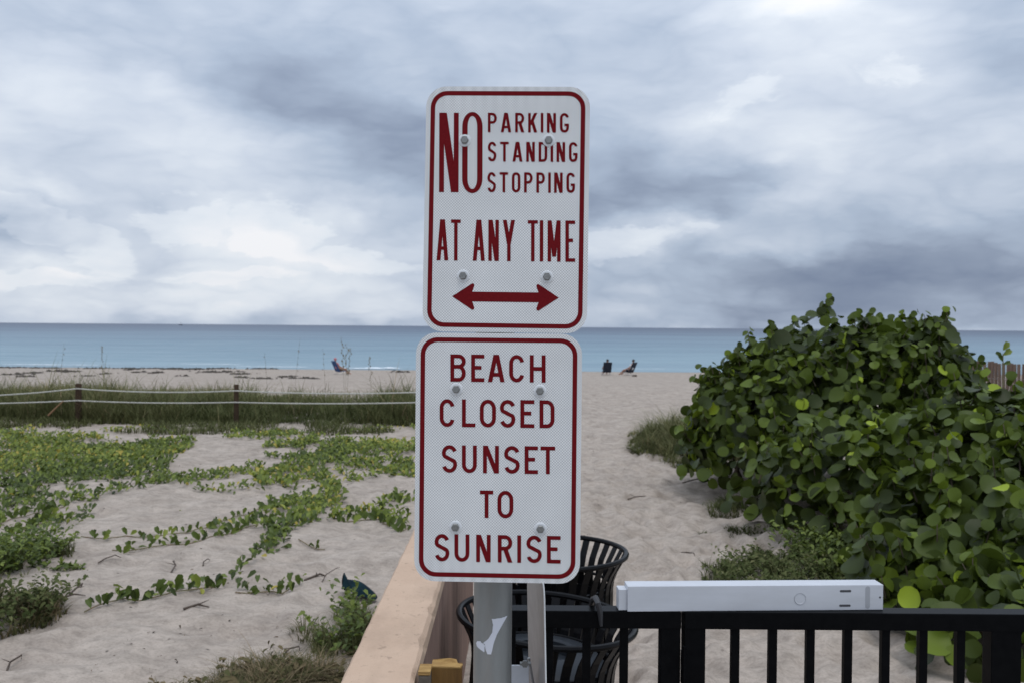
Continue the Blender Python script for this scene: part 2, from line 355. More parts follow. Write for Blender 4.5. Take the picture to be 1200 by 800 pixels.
f = np.stack([idx[:-1, :-1], idx[:-1, 1:], idx[1:, 1:], idx[1:, :-1]], -1).reshape(-1, 4)
link(bpy.data.objects.new('sea_water', np_mesh('sea_water', np.stack([Xv, Yv, Hs], -1).reshape(-1, 3), f, M_sea, smooth=True)), kind='structure')
# surf: broken white lines of foam on the first wavelets
M_foam = mat('foam', (.85, .87, .88), .8, var=(.6, .68, .72), vscale=2)
mb = MB()
def foam(x0, x1, y, w, seed):
    n = max(4, int((x1 - x0) / .5)); top = []
    for i in range(n + 1):
        x = x0 + (x1 - x0) * i / n; e = max(0, math.sin(math.pi * i / n)) ** .5; yy = y + 1.2 * float(vn(x, 0, .15, seed)); ww = w * e * (.35 + 1.0 * abs(float(vn(x, 3, 1.3, seed)) * 2))
        top.append((x, yy, ww))
    vs = []
    for x, yy, ww in top: vs += [(x, yy - ww, SEA + .05), (x, yy, SEA + .05 + .16 * min(1, ww)), (x, yy + ww, SEA + .05)]
    fs = []
    for i in range(n): a = i * 3; fs += [(a, a + 3, a + 4, a + 1), (a + 1, a + 4, a + 5, a + 2)]
    mb.add(vs, fs)
for x0, x1, y, w, sd_ in [(-12.6, -9.2, 79.5, .6, 1), (-15, -10.5, 78.6, .25, 2), (-44, -35, 80.5, .22, 3), (-30, -24, 84, .2, 4), (-24, -17, 80, .2, 5), (9, 14, 82, .15, 6), (24, 30, 83, .2, 7), (-60, -46, 84, .2, 8)]:
    foam(x0, x1, y, w, sd_)
mb.obj('surf_foam', M_foam, kind='stuff', label='thin broken lines of white surf at the edge of the beach', cat='surf')

# ------------------------------------------------------------------ pavement on the near side of the railing
M_conc = mat('concrete', (.36, .35, .33), .9, var=(.27, .26, .25), vscale=6, bump=.3, bscale=60)
MB().box((1.5, -6.4, -.03), (16, 18.6, .16)).obj('pavement', M_conc, kind='structure')

# ------------------------------------------------------------------ sign lettering made of strokes
class Strokes:
    """flat lettering: every stroke is its own thin sheet lying a hair above the one before it"""
    def __init__(s, tf): s.tf = tf; s.mb = MB(); s.k = 0
    def poly(s, pts):
        s.k += 1; y = -(.0004 + .00002 * (s.k % 12)); n = len(pts)
        s.mb.add([Vector((*[c for c in s.tf(*p)], 0)).xzy + Vector((0, y, 0)) for p in pts], [tuple(range(n))])
    def quad(s, xt, yt, xb, yb, w): s.poly([(xt - w / 2, yt), (xt + w / 2, yt), (xb + w / 2, yb), (xb - w / 2, yb)])
    def rect(s, x0, y0, x1, y1): s.poly([(x0, y0), (x1, y0), (x1, y1), (x0, y1)])
    def ring(s, outer, inner, closed=True):
        n = len(outer); s.k += 1; y = -(.0004 + .00002 * (s.k % 12))
        vs = [Vector((*s.tf(*p), 0)).xzy + Vector((0, y, 0)) for p in outer + inner]
        s.mb.add(vs, [(i, (i + 1) % n, n + (i + 1) % n, n + i) for i in range(n if closed else n - 1)])
    def arc(s, cx, cy, rx, ry, a0, a1, w, wy=None, n=14):
        wy = wy or w; o = []; i_ = []
        for k in range(n + 1):
            a = R(a0 + (a1 - a0) * k / n); c, q = math.cos(a), math.sin(a)
            o.append((cx + rx * c, cy - ry * q)); i_.append((cx + (rx - w) * c, cy - (ry - wy) * q))
        s.ring(o, i_, closed=False)
    def oval(s, x0, y0, x1, y1, w, wy=None, r=None):
        cx = (x0 + x1) / 2; rx = (x1 - x0) / 2; ry = r or min(rx * 1.15, (y1 - y0) / 2); o = []; i_ = []; wy = wy or w
        for k in range(17):
            a = math.pi * k / 16; o.append((cx + rx * math.cos(a), y0 + ry - ry * math.sin(a))); i_.append((cx + (rx - w) * math.cos(a), y0 + ry - (ry - wy) * math.sin(a)))
        for k in range(17):
            a = math.pi + math.pi * k / 16; o.append((cx + rx * math.cos(a), y1 - ry - ry * math.sin(a))); i_.append((cx + (rx - w) * math.cos(a), y1 - ry - (ry - wy) * math.sin(a)))
        s.ring(o, i_)
    def glyph(s, ch, x0, y0, x1, y1, w):
        W_, H = x1 - x0, y1 - y0; m = (y0 + y1) / 2; xm = (x0 + x1) / 2; h = w / 2; d = w * 1.12
        L = lambda x: s.rect(x, y0, x + w, y1)
        if ch == 'I': s.rect(xm - h, y0, xm + h, y1)
        elif ch == 'T': s.rect(x0, y0, x1, y0 + w); s.rect(xm - h, y0 + w * .9, xm + h, y1)
        elif ch == 'L': L(x0); s.rect(x0 + w, y1 - w, x1, y1)
        elif ch == 'E': L(x0); s.rect(x0 + w, y0, x1, y0 + w); s.rect(x0 + w, y1 - w, x1, y1); s.rect(x0 + w, m - h - H * .02, x1 - W_ * .22, m + h - H * .02)
        elif ch == 'H': L(x0); L(x1 - w); s.rect(x0 + w, m - h, x1 - w, m + h)
        elif ch == 'N': L(x0); L(x1 - w); s.quad(x0 + d * .55, y0, x1 - d * .55, y1, d * 1.1)
        elif ch == 'M': L(x0); L(x1 - w); s.quad(x0 + d * .55, y0, xm, y1 - H * .12, d * .95); s.quad(x1 - d * .55, y0, xm, y1 - H * .12, d * .95)
        elif ch == 'A':
            s.quad(xm - w * .15, y0, x0 + d / 2, y1, d); s.quad(xm + w * .15, y0, x1 - d / 2, y1, d); yy = y0 + H * .66; t = .62 * (W_ / 2 - w)
            s.rect(xm - t, yy, xm + t, yy + w)
        elif ch == 'Y': s.quad(x0 + d / 2, y0, xm, y0 + H * .58, d); s.quad(x1 - d / 2, y0, xm, y0 + H * .58, d); s.rect(xm - h, y0 + H * .54, xm + h, y1)
        elif ch == 'K': L(x0); s.quad(x1 - d / 2, y0, x0 + w * .8, y0 + H * .62, d * 1.1); s.quad(x0 + W_ * .42, y0 + H * .38, x1 - d / 2, y1, d * 1.1)
        elif ch in 'PRB':
            hb = H * (.56 if ch != 'B' else .52); r = hb / 2; rx = min(r, W_ * .5)
            L(x0); s.rect(x0 + w, y0, x1 - rx, y0 + w); s.rect(x0 + w, y0 + hb - w, x1 - rx, y0 + hb); s.arc(x1 - rx, y0 + r, rx, r, 90, -90, w)
            if ch == 'R': s.quad(x0 + W_ * .5, y0 + hb - w * .6, x1 - d / 2, y1, d * 1.1)
            if ch == 'B':
                yb = y0 + hb - w; r2 = (y1 - yb) / 2; s.rect(x0 + w, y1 - w, x1 - rx, y1); s.arc(x1 - rx, yb + r2, rx, r2, 90, -90, w)
        elif ch == 'D':
            rx = W_ * .5; ry = min(rx * 1.15, H / 2); L(x0); s.rect(x0 + w, y0, x1 - rx, y0 + w); s.rect(x0 + w, y1 - w, x1 - rx, y1)
            s.arc(x1 - rx, y0 + ry, rx, ry, 90, 0, w); s.arc(x1 - rx, y1 - ry, rx, ry, 0, -90, w); s.rect(x1 - w, y0 + ry, x1, y1 - ry)
        elif ch == 'O': s.oval(x0, y0, x1, y1, w)
        elif ch == 'U':
            ry = W_ * .55; s.rect(x0, y0, x0 + w, y1 - ry); s.rect(x1 - w, y0, x1, y1 - ry); s.arc(xm, y1 - ry, W_ / 2, ry, 180, 360, w)
        elif ch in 'CG':
            ry = W_ * .58; s.arc(xm, y0 + ry, W_ / 2, ry, 12, 180, w); s.rect(x0, y0 + ry, x0 + w, y1 - ry); s.arc(xm, y1 - ry, W_ / 2, ry, 180, 348 if ch == 'C' else 360, w)
            if ch == 'G': s.rect(x1 - w, m + H * .04, x1, y1 - ry); s.rect(xm, m + H * .04, x1 - w, m + H * .04 + w)
        elif ch == 'S':
            # one continuous S: top bowl, a slanting spine, bottom bowl
            rx = W_ / 2 - h; ry1 = (H * .29); ry2 = (H * .30)
            pts = [(xm + rx * math.cos(R(a)), y0 + ry1 - (ry1 - h) * math.sin(R(a))) for a in range(18, 211, 12)]
            pts += [(xm + rx * math.cos(R(a)), y1 - ry2 - (ry2 - h) * math.sin(R(a))) for a in range(30, -163, -12)]
            o = []; i_ = []
            for k, p in enumerate(pts):
                a = pts[max(k - 1, 0)]; b = pts[min(k + 1, len(pts) - 1)]; tx, ty = b[0] - a[0], b[1] - a[1]; l = math.hypot(tx, ty)
                o.append((p[0] - ty / l * h, p[1] + tx / l * h)); i_.append((p[0] + ty / l * h, p[1] - tx / l * h))
            s.ring(o, i_, closed=False)
    def word(s, txt, x0, y0, x1, y1, w, gap=.44):
        rel = [{'I': .2, 'A': 1.16, 'M': 1.3}.get(c, 1.0) for c in txt]; u = (x1 - x0) / (sum(rel) + gap * (len(txt) - 1)); x = x0
        for c, r_ in zip(txt, rel): s.glyph(c, x, y0, x + r_ * u, y1, w); x += (r_ + gap) * u
def rrect(w, h, r, n=8):
    pts = []
    for cx, cy, a0 in ((w / 2 - r, h / 2 - r, 0), (-w / 2 + r, h / 2 - r, 90), (-w / 2 + r, -h / 2 + r, 180), (w / 2 - r, -h / 2 + r, 270)):
        for k in range(n + 1):
            a = R(a0 + 90 * k / n); pts.append((cx + r * math.cos(a), cy + r * math.sin(a)))
    return pts
def rplate(w, h, r, t, y0=0):      # rounded plate, front face at y = y0, thickness t backwards
    p = rrect(w, h, r); n = len(p); mb = MB()
    mb.add([(x, y0, z) for x, z in p] + [(x, y0 + t, z) for x, z in p], [tuple(range(n)), tuple(range(2 * n - 1, n - 1, -1))] + [(i, (i + 1) % n, n + (i + 1) % n, n + i) for i in range(n)])
    return mb
def sheet_extra(t, b, out, vec):
    # prismatic sheeting: a fine diamond lattice pressed into the film, a few faint scuffs
    mp = t.nodes.new('ShaderNodeMapping'); mp.inputs['Rotation'].default_value = (0, 0, 0); t.links.new(vec, mp.inputs[0])
    s = t.nodes.new('ShaderNodeSeparateXYZ'); t.links.new(mp.outputs[0], s.inputs[0])
    def M(op, a, b_=None, c=None):
        n = t.nodes.new('ShaderNodeMath'); n.operation = op
        for i, v in enumerate((a, b_, c)):
            if v is None: continue
            if isinstance(v, (int, float)): n.inputs[i].default_value = v
            else: t.links.new(v, n.inputs[i])
        return n.outputs[0]
    k = 2 * math.pi / .0052
    lat = M('MULTIPLY', M('SINE', M('MULTIPLY', s.outputs[0], k)), M('SINE', M('MULTIPLY', s.outputs[2], k)))
    s2 = t.nodes.new('ShaderNodeSeparateXYZ'); t.links.new(vec, s2.inputs[0])
    band = M('SINE', M('MULTIPLY', s2.outputs[0], 2 * math.pi / .0195))
    zz = M('MULTIPLY_ADD', s2.outputs[2], b['zsign'], -.165)
    bm_ = M('MULTIPLY', M('MAXIMUM', M('MINIMUM', M('MULTIPLY', zz, 16.0), 1.0), 0.0), M('MULTIPLY', band, .07))
    n = t.nodes.new('ShaderNodeTexNoise'); n.inputs['Scale'].default_value = 9; n.inputs['Detail'].default_value = 6; t.links.new(vec, n.inputs['Vector'])
    n2 = t.nodes.new('ShaderNodeTexNoise'); n2.inputs['Scale'].default_value = 480; n2.inputs['Detail'].default_value = 2; t.links.new(vec, n2.inputs['Vector'])
    v = M('ADD', M('MULTIPLY_ADD', lat, .34, .93), M('MULTIPLY_ADD', n.outputs[0], .26, -.13))
    v = M('ADD', v, M('MULTIPLY_ADD', n2.outputs[0], .30, -.15)); v = M('ADD', v, bm_)
    sc = t.nodes.new('ShaderNodeVectorMath'); sc.operation = 'SCALE'; sc.inputs[0].default_value = (.72, .72, .71); t.links.new(v, sc.inputs['Scale'])
    t.links.new(sc.outputs[0], b.inputs['Base Color'])
def sheet(name, zs):
    def ex(t, b, out, vec): 
        b['zsign'] = zs
        class B_:  # pass the sign through
            inputs = b.inputs
            def __getitem__(self, k): return zs
        sheet_extra(t, B_(), out, vec)
    return mat(name, (.7, .7, .74), .5, spec=.12, extra=ex)
M_sheet_up = sheet('white_reflective_sheeting', 1.0); M_sheet_lo = sheet('white_reflective_sheeting_lower', -1.0)
M_red = mat('sign_red', (.170, .009, .012), .6, spec=.05, var=(.130, .006, .009), vscale=220)
M_bolt = mat('galvanised_bolt', (.30, .30, .29), .42, metal=.75, var=(.20, .20, .19), vscale=400, bump=.3, bscale=500, bdist=.001)
M_washer = mat('white_nylon_washer', (.72, .73, .74), .5)
M_alu = mat('aluminium', (.50, .50, .50), .38, metal=.8, var=(.38, .38, .38), vscale=40)
def make_sign(cx, cy, D, wpx, yaw, tilt, roll, label, sheetm):
    S = .305 / wpx; c = P(cx, cy, D)
    o = thing('road_sign', label, 'sign', c); o.rotation_euler = (Matrix.Rotation(R(yaw), 3, 'Z') @ Matrix.Rotation(R(tilt), 3, 'X') @ Matrix.Rotation(R(roll), 3, 'Y')).to_euler()
    tot = R(.45 + roll); ca, sa = math.cos(tot), math.sin(tot)
    def tf(px, py):
        x, y = (px - cx) * S, (cy - py) * S; return (x * ca - y * sa, x * sa + y * ca)
    rplate(.305, .457, .038, .0022).obj('sign_plate', sheetm, o)
    st = Strokes(tf); so_ = rrect(.305 - .0172, .457 - .0172, .031); si = rrect(.305 - .0172 - .0165, .457 - .0172 - .0165, .0235); n = len(so_)
    mb = MB(); mb.add([(x, -.00035, z) for x, z in so_] + [(x, -.00035, z) for x, z in si], [(i, (i + 1) % n, n + (i + 1) % n, n + i) for i in range(n)])
    mb.obj('sign_border', M_red, o)
    return o, tf
def bolts(o, tf, pts):
    for px, py in pts:
        x, z = tf(px, py)
        b = MB().lathe([(.0075, .0016), (.0075, .0075), (.0062, .0088), (.0001, .0088)], 6, (x, 0, z), 'Y').obj('bolt', M_bolt, o)
        b2 = MB().lathe([(.0115, 0), (.0115, .0010), (.0100, .0018), (.0001, .0018)], 20, (x, 0, z), 'Y').obj('washer', M_washer, b)
up, tfu = make_sign(593.2, 245.3, 1.745, 191.6, -2.4, -2.2, .35, 'upper white sign reading NO PARKING STANDING STOPPING AT ANY TIME above a red double arrow', M_sheet_up)
def words(o, tf, items, name='lettering'):
    for txt, x0, y0, x1, y1, w in items:
        s = Strokes(tf)
        if isinstance(txt, str): s.word(txt, x0, y0, x1, y1, w)
        s.mb.obj(name, M_red, o)
# rows are written level on the plate, so page coordinates are taken at each row's own centre
def row(o, tf, cells, y0, y1, w):
    """cells: (letter, x0, x1) measured; y given at the first cell, rows follow the tilt of the plate"""
    s = Strokes(tf); xr = (cells[0][1] + cells[-1][2]) / 2
    for ch, x0, x1 in cells: dy = 0; s.glyph(ch, x0, y0, x1, y1, w)
    return s.mb.obj('lettering', M_red, o)
def level(tf, cx, ang):            # measured page px -> page px with the plate's tilt taken out about cx
    a = R(ang); return lambda x, y: tf(x - 0, y + (x - cx) * math.tan(a))
T1 = level(tfu, 593, .80)
def zc(cells, sc, off): return [(c, a / sc + off, b / sc + off) for c, a, b in cells]
# big NO
s = Strokes(T1); x0, x1, y0, y1 = 514.6, 537.4, 132.8, 226.0
s.rect(x0, y0, x0 + 5.7, y1); s.rect(x1 - 5.7, y0, x1, y1); s.quad(x0 + 4.6, y0, x1 - 4.6, y1, 8.4)
s.oval(541.6, 131.8, 565.4, 227.0, 6.3, 4.8, 17)
s.mb.obj('lettering', M_red, up)
for txt, xa, ya, xb, yb in (('PARKING', 571.6, 132.6, 666.2, 155.6), ('STANDING', 571.6, 166.6, 676.2, 189.8), ('STOPPING', 571.2, 202.2, 673.2, 225.8)):
    s = Strokes(T1); s.word(txt, xa, ya, xb, yb, 3.05); s.mb.obj('lettering', M_red, up)
for cells in ([('A', 117, 190), ('T', 207, 267)], [('A', 343, 418), ('N', 440, 505), ('Y', 530, 605)], [('T', 685, 747), ('I', 763, 777), ('M', 808, 888), ('E', 918, 978)]):
    s = Strokes(T1)
    for ch, a, b in cells: s.glyph(ch, a / 5.333 + 490, 258.0, b / 5.333 + 490, 306.0, 4.0)
    s.mb.obj('lettering', M_red, up)
s = Strokes(T1); cyA = 347.8
s.rect(551, cyA - 5.7, 634, cyA + 5.7)
for sg, xt in ((1, 530.3), (-1, 654.4)):
    pts = [(0, 0), (21.5, -14.2), (23.6, -15.5), (25.6, -14.8), (25.9, -12.5), (23.2, -5), (23.2, 5), (25.9, 12.5), (25.6, 14.8), (23.6, 15.5), (21.5, 14.2)]
    s.poly([(xt + sg * x, cyA + y) for x, y in pts])
s.mb.obj('double_arrow', M_red, up)
bolts(up, tfu, [(544.6, 164.7), (642.6, 165.6), (543.2, 323.2), (640.7, 324.4)])
lo, tfl = make_sign(583.4, 536.2, 1.72, 194.8, -2.2, -.6, .05, 'lower white sign reading BEACH CLOSED SUNSET TO SUNRISE in red letters', M_sheet_lo)
T2 = level(tfl, 583, .50)
for cells, ya, yb in ((zc([('B', 272, 375), ('E', 412, 500), ('A', 524, 636), ('C', 667, 767), ('H', 805, 910)], 5.714, 480), 415.2, 447.2),
                      (zc([('C', 200, 300), ('L', 350, 440), ('O', 470, 578), ('S', 605, 708), ('E', 742, 835), ('D', 870, 970)], 5.714, 480), 467.8, 500.4),
                      (zc([('S', 97, 143), ('U', 158, 203), ('N', 222, 270), ('S', 286, 333), ('E', 348, 388), ('T', 396, 440)], 2.58, 480), 521.8, 554.2),
                      (zc([('T', 412, 490), ('O', 515, 608)], 5.0, 480), 574.4, 606.6),
                      (zc([('S', 145, 232), ('U', 262, 350), ('N', 390, 475), ('R', 517, 602), ('I', 633, 652), ('S', 685, 775), ('E', 805, 885)], 5.0, 480), 626.4, 658.6)):
    s = Strokes(T2)
    for ch, a, b in cells: s.glyph(ch, a, ya, b, yb, 4.5)
    s.mb.obj('lettering', M_red, lo)
bolts(lo, tfl, [(534.6, 455.6), (632.8, 457.4), (533.6, 617.4), (633.4, 618.6)])

# ------------------------------------------------------------------ sign post
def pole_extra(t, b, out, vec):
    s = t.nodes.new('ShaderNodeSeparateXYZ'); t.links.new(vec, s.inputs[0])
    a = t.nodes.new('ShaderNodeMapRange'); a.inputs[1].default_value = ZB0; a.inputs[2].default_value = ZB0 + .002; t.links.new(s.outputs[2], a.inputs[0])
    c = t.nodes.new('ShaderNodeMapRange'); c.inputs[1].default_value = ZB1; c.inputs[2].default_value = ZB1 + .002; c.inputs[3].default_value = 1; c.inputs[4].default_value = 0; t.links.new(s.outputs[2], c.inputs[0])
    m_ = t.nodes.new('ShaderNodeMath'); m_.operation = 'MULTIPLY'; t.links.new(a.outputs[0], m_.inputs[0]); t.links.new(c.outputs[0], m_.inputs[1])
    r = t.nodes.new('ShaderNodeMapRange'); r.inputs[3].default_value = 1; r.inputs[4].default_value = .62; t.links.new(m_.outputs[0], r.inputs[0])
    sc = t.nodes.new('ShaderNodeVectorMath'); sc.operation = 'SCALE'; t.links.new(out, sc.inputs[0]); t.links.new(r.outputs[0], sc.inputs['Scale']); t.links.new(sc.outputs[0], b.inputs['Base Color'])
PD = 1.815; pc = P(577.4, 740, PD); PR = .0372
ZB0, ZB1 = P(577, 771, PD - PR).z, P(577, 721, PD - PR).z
M_pole = mat('galvanised_steel', (.34, .345, .335), .45, metal=.55, var=(.22, .225, .215), vscale=9, stretch=(1, 1, .25), bump=.12, bscale=90, extra=pole_extra)
po = thing('sign_post', 'round galvanised steel post carrying both red and white signs', 'post', (pc.x, pc.y, 0.05))
MB().lathe([(PR, 0), (PR, 2.28)], 40).obj('pole', M_pole, po, smooth=True)
po.children[0].data.transform(Matrix.Translation((0, 0, 0)))
MB().lathe([(.0, 2.30), (.03, 2.297), (.040, 2.285), (.040, 2.262)][::-1], 32).obj('cap', M_alu, po, smooth=True)
for zc_ in (P(577, 160, 1.8).z, P(577, 325, 1.8).z, P(577, 456, 1.8).z, P(577, 618, 1.8).z):
    mb = MB().box((0.005, -PR - .006, zc_ - .05), (.19, .006, .022), bev=.001); mb.tube([(math.cos(R(a)) * (PR + .002), math.sin(R(a)) * (PR + .002), zc_ - .05) for a in range(0, 360, 15)], .003, 5, closed=True)
    mb.obj('mounting_bracket', M_alu, po)
# torn white sticker left on the post
M_stick = mat('sticker_paper', (.66, .67, .72), .6)
polys = [[(770, 195), (850, 193), (918, 185), (880, 240), (820, 340), (790, 420), (765, 530), (730, 528), (712, 490), (705, 440), (690, 428), (740, 380), (775, 320), (782, 250)],
         [(620, 450), (632, 425), (665, 415), (672, 430), (690, 432), (705, 450), (700, 515), (660, 495), (630, 478)]]
def inside(x, y, p):
    r = False; j = len(p) - 1
    for i in range(len(p)):
        if (p[i][1] > y) != (p[j][1] > y) and x < (p[j][0] - p[i][0]) * (y - p[i][1]) / (p[j][1] - p[i][1]) + p[i][0]: r = not r
        j = i
    return r
mb = MB()
for pl in polys:
    st_ = 3.2
    def cyl(a, b):
        q = P(480 + a / 8, 700 + b / 8, PD - PR); dx = q.x - pc.x; th = math.asin(max(-.99, min(.99, dx / PR * .985))); return (math.sin(th) * (PR + .0007), -math.cos(th) * (PR + .0007), q.z - .05)
    a = 600
    while a < 930:
        b = 170
        while b < 545:
            if inside(a + st_ / 2, b + st_ / 2, pl): mb.add([cyl(a, b), cyl(a + st_, b), cyl(a + st_, b + st_), cyl(a, b + st_)], [(0, 1, 2, 3)])
            b += st_
        a += st_
mb.obj('torn_sticker', M_stick, po)

# the sign seen edge-on, turned sideways behind the post, and the little plate under it
a0 = P(641.5, 740, 1.80); a1 = P(621.5, 740, 2.085); d = (a1 - a0); d.z = 0; d.normalize()
es = thing('sideways_sign', 'bare aluminium sign plate seen edge on beside the steel post', 'sign')
zt = P(641, 681, 1.80).z; cen = a0 + d * .1525; cen.z = zt - .2285
es.location = cen; es.rotation_euler = (Matrix.Rotation(math.atan2(d.y, d.x), 3, 'Z') @ Matrix.Rotation(R(-1.5), 3, 'X')).to_euler()
M_sback = mat('aluminium_back', (.34, .33, .325), .5, metal=.45, var=(.26, .25, .245), vscale=25, bump=.1)
rplate(.305, .457, .038, .0025).obj('sign_plate', M_sback, es)
MB().tube([(.09, 0.0, .00), (.09, -.030, .00)], .004, 8).obj('bolt', M_bolt, es)
ep = [(x, .00125, z) for x, z in rrect(.305, .457, .038, 10) if x < -.105]
ep.sort(key=lambda p: p[2]); MB().tube(ep, .0017, 6).obj('edge', mat('bright_cut_edge', (.75, .75, .74), .5), es)
wp = thing('bracket_plate', 'small white metal plate with bolt fixed behind the steel post', 'bracket', P(609, 800, 1.93))
MB().box((0, 0, -.012), (.038, .004, .10), bev=.001).obj('plate', mat('white_metal', (.72, .74, .78), .4, var=(.62, .64, .68), vscale=30), wp)
MB().tube([(.018, -.02, .060), (.034, -.02, -.03)], .0028, 8).obj('strut', M_alu, wp)
MB().tube([(.000, -.03, .052), (.022, -.03, .052)], .0040, 8).lathe([(.0075, 0), (.0075, .005)], 6, (.010, -.03, .052), 'Y').obj('bolt', M_bolt, wp)

# ------------------------------------------------------------------ peach stucco wall
def wall_extra(t, b, out, vec):
    g = t.nodes.new('ShaderNodeNewGeometry'); s = t.nodes.new('ShaderNodeSeparateXYZ'); t.links.new(g.outputs['Normal'], s.inputs[0])
def stain_extra(t, b, out, vec):
    cur = out
    for sc_, lo_, hi_, k_, st_ in ((2.2, .50, .72, .72, (1, .5, 1)), (26, .60, .68, .70, (1, 1, 1)), (9, .62, .74, .80, (1.6, .5, 1)), (150, .60, .72, .78, (1, 1, 1))):
        mp = t.nodes.new('ShaderNodeMapping'); mp.inputs['Scale'].default_value = st_; mp.inputs['Location'].default_value = (sc_, 2, 1); t.links.new(vec, mp.inputs[0])
        n = t.nodes.new('ShaderNodeTexNoise'); n.inputs['Scale'].default_value = sc_; n.inputs['Detail'].default_value = 7; n.inputs['Roughness'].default_value = .65; t.links.new(mp.outputs[0], n.inputs['Vector'])
        mr = t.nodes.new('ShaderNodeMapRange'); mr.inputs[1].default_value = lo_; mr.inputs[2].default_value = hi_; mr.inputs[3].default_value = 1; mr.inputs[4].default_value = k_; t.links.new(n.outputs[0], mr.inputs[0])
        v = t.nodes.new('ShaderNodeVectorMath'); v.operation = 'SCALE'; t.links.new(cur, v.inputs[0]); t.links.new(mr.outputs[0], v.inputs['Scale']); cur = v.outputs[0]
    t.links.new(cur, b.inputs['Base Color'])
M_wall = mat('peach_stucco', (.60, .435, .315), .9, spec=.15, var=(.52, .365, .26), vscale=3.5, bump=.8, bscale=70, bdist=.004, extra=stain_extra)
M_wall_side = mat('brown_streaked_stucco', (.30, .195, .15), .9, spec=.2, var=(.16, .10, .08), vscale=5, stretch=(1, 2.2, .35), bump=.4, bscale=50, bdist=.004)  # side face: darker and browner than the cap, with vertical streaks
wl, wr = P(395.5, 800, 2.505).x, P(484, 800, 2.505).x; WZ = P(440, 800, 2.505).z
w = thing('stucco_wall', 'low peach stucco wall running toward the beach behind the signs', 'wall', ((wl + wr) / 2, 0, 0))
hw = (wr - wl) / 2
mb = MB(); n = 120; vs = []
random.seed(3)
for i in range(n + 1):
    y = -1.0 + 7.6 * i / n; j = (.005 * random.random() + (.012 if random.random() < .10 else 0))
    wv = .004 * math.sin(y * 2.3)
    vs += [(-hw + .004 * random.random(), y, -.012), (-hw + .012, y, wv * .3), (hw - .010 - j, y, wv * .3), (hw - j * .6, y, -.010 - j), (hw, y, -.05), (-hw, y, -.05)]
fs = []
for i in range(n):
    a = i * 6; fs += [(a + k, a + (k + 1) % 6, a + 6 + (k + 1) % 6, a + 6 + k) for k in range(6)]
fs += [(5, 4, 3, 2, 1, 0), tuple(n * 6 + k for k in range(6))]
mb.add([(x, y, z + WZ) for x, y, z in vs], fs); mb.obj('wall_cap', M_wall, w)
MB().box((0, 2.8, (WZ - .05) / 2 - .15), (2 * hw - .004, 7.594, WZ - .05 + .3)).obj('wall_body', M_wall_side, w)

# ------------------------------------------------------------------ wood offcuts against the wall
M_wood = mat('raw_timber', (.22, .12, .04), .85, spec=.1, var=(.11, .06, .025), vscale=22, stretch=(1, 1, .12), bump=.6, bscale=60)
M_woodtop = mat('split_timber', (.46, .29, .11), .85, spec=.1, var=(.28, .16, .06), vscale=60, stretch=(.3, 1, 1), bump=.6, bscale=90)
M_woodend = mat('weathered_timber', (.16, .13, .10), .85, var=(.09, .075, .06), vscale=20, bump=.3, bscale=60)
q = P(523, 782, 2.60)
o = thing('timber_post', 'short raw timber post with broken top beside the peach wall', 'post', (q.x, q.y, 0))
x0, x1 = P(505.5, 782, 2.6).x, P(541, 782, 2.6).x; zt = q.z
MB().box(((x0 + x1) / 2 - q.x, .022, zt / 2), (x1 - x0, .044, zt), bev=.002).obj('post', M_wood, o)
ax, bx = x0 - q.x, x1 - q.x
tp = [(ax, .000, .000), (bx - .004, -.001, -.001), (bx + .003, .012, .003), (bx - .012, .020, .002), (bx - .016, .030, .010), (bx - .034, .034, .012), (bx - .040, .044, .004), (ax, .046, .003)]
MB().add([(x, y, zt + z) for x, y, z in tp] + [(x, y, zt + .004 + z) for x, y, z in tp], [tuple(range(8))[::-1], tuple(range(8, 16))] + [(i, (i + 1) % 8, 8 + (i + 1) % 8, 8 + i) for i in range(8)]).obj('broken_top', M_woodtop, o)
x2 = P(488.5, 790, 2.55).x; q2 = P(497, 790, 2.55)
o = thing('timber_block', 'grey ended timber block wedged between wall and raw timber post', 'timber', (q2.x, q2.y, 0))
MB().box((0, .03, q2.z / 2 - .004), (x0 - x2 - .004, .058, q2.z), bev=.002).obj('block', M_woodend, o)
MB().box((0, .031, q2.z + .003), (x0 - x2 - .002, .062, .010), bev=.001).obj('face_board', M_woodtop, o)

# ------------------------------------------------------------------ black railing and gate
M_black = mat('black_powder_coat', (.0025, .0025, .003), .36, spec=.06, var=(.005, .005, .0055), vscale=30, bump=.03, bscale=200)
FD = 2.86; RT = P(650, 715.2, FD).z; RHt = .0535; PB = .14
def fx(px): return (px - 600) / F * FD
def railing(name, label, xa, xb, stiles, pickets, posts):
    o = thing(name, label, 'railing', ((xa + xb) / 2, FD + .031, 0)); cx = (xa + xb) / 2
    MB().box((0, 0, RT - RHt / 2), (xb - xa, .062, RHt), bev=.003).obj('top_rail', M_black, o)
    MB().box((0, 0, PB + .02), (xb - xa - .01, .040, .04), bev=.002).obj('bottom_rail', M_black, o)
    for x, wd in stiles:
        MB().box((x - cx, 0, (RT - RHt + .06) / 2 + .0015), (wd, .056, RT - RHt - .06), bev=.002).obj('stile', M_black, o)
    me = None
    for x in pickets:
        if me is None: me = MB().box((0, 0, (RT - RHt + PB + .04) / 2), (.0248, .0248, RT - RHt - PB - .04), bev=.001).mesh('picket', M_black)
        p = bpy.data.objects.new('picket', me); p.location = (x - cx, 0, 0); link(p, o)
    for x, wd in posts:
        MB().box((x - cx, .0, (RT - RHt + .05) / 2 + .0005), (wd, .0565, RT - RHt - .05), bev=.002).obj('post', M_black, o)
    return o
lg = railing('gate', 'black metal gate leaf in front of the slatted litter bins', fx(563), fx(802), [(fx(790), fx(802) - fx(778) - .002), (fx(573), .050)], [fx(x) for x in (602.5, 647, 691.5, 736)], [])
lg['category'] = 'gate'
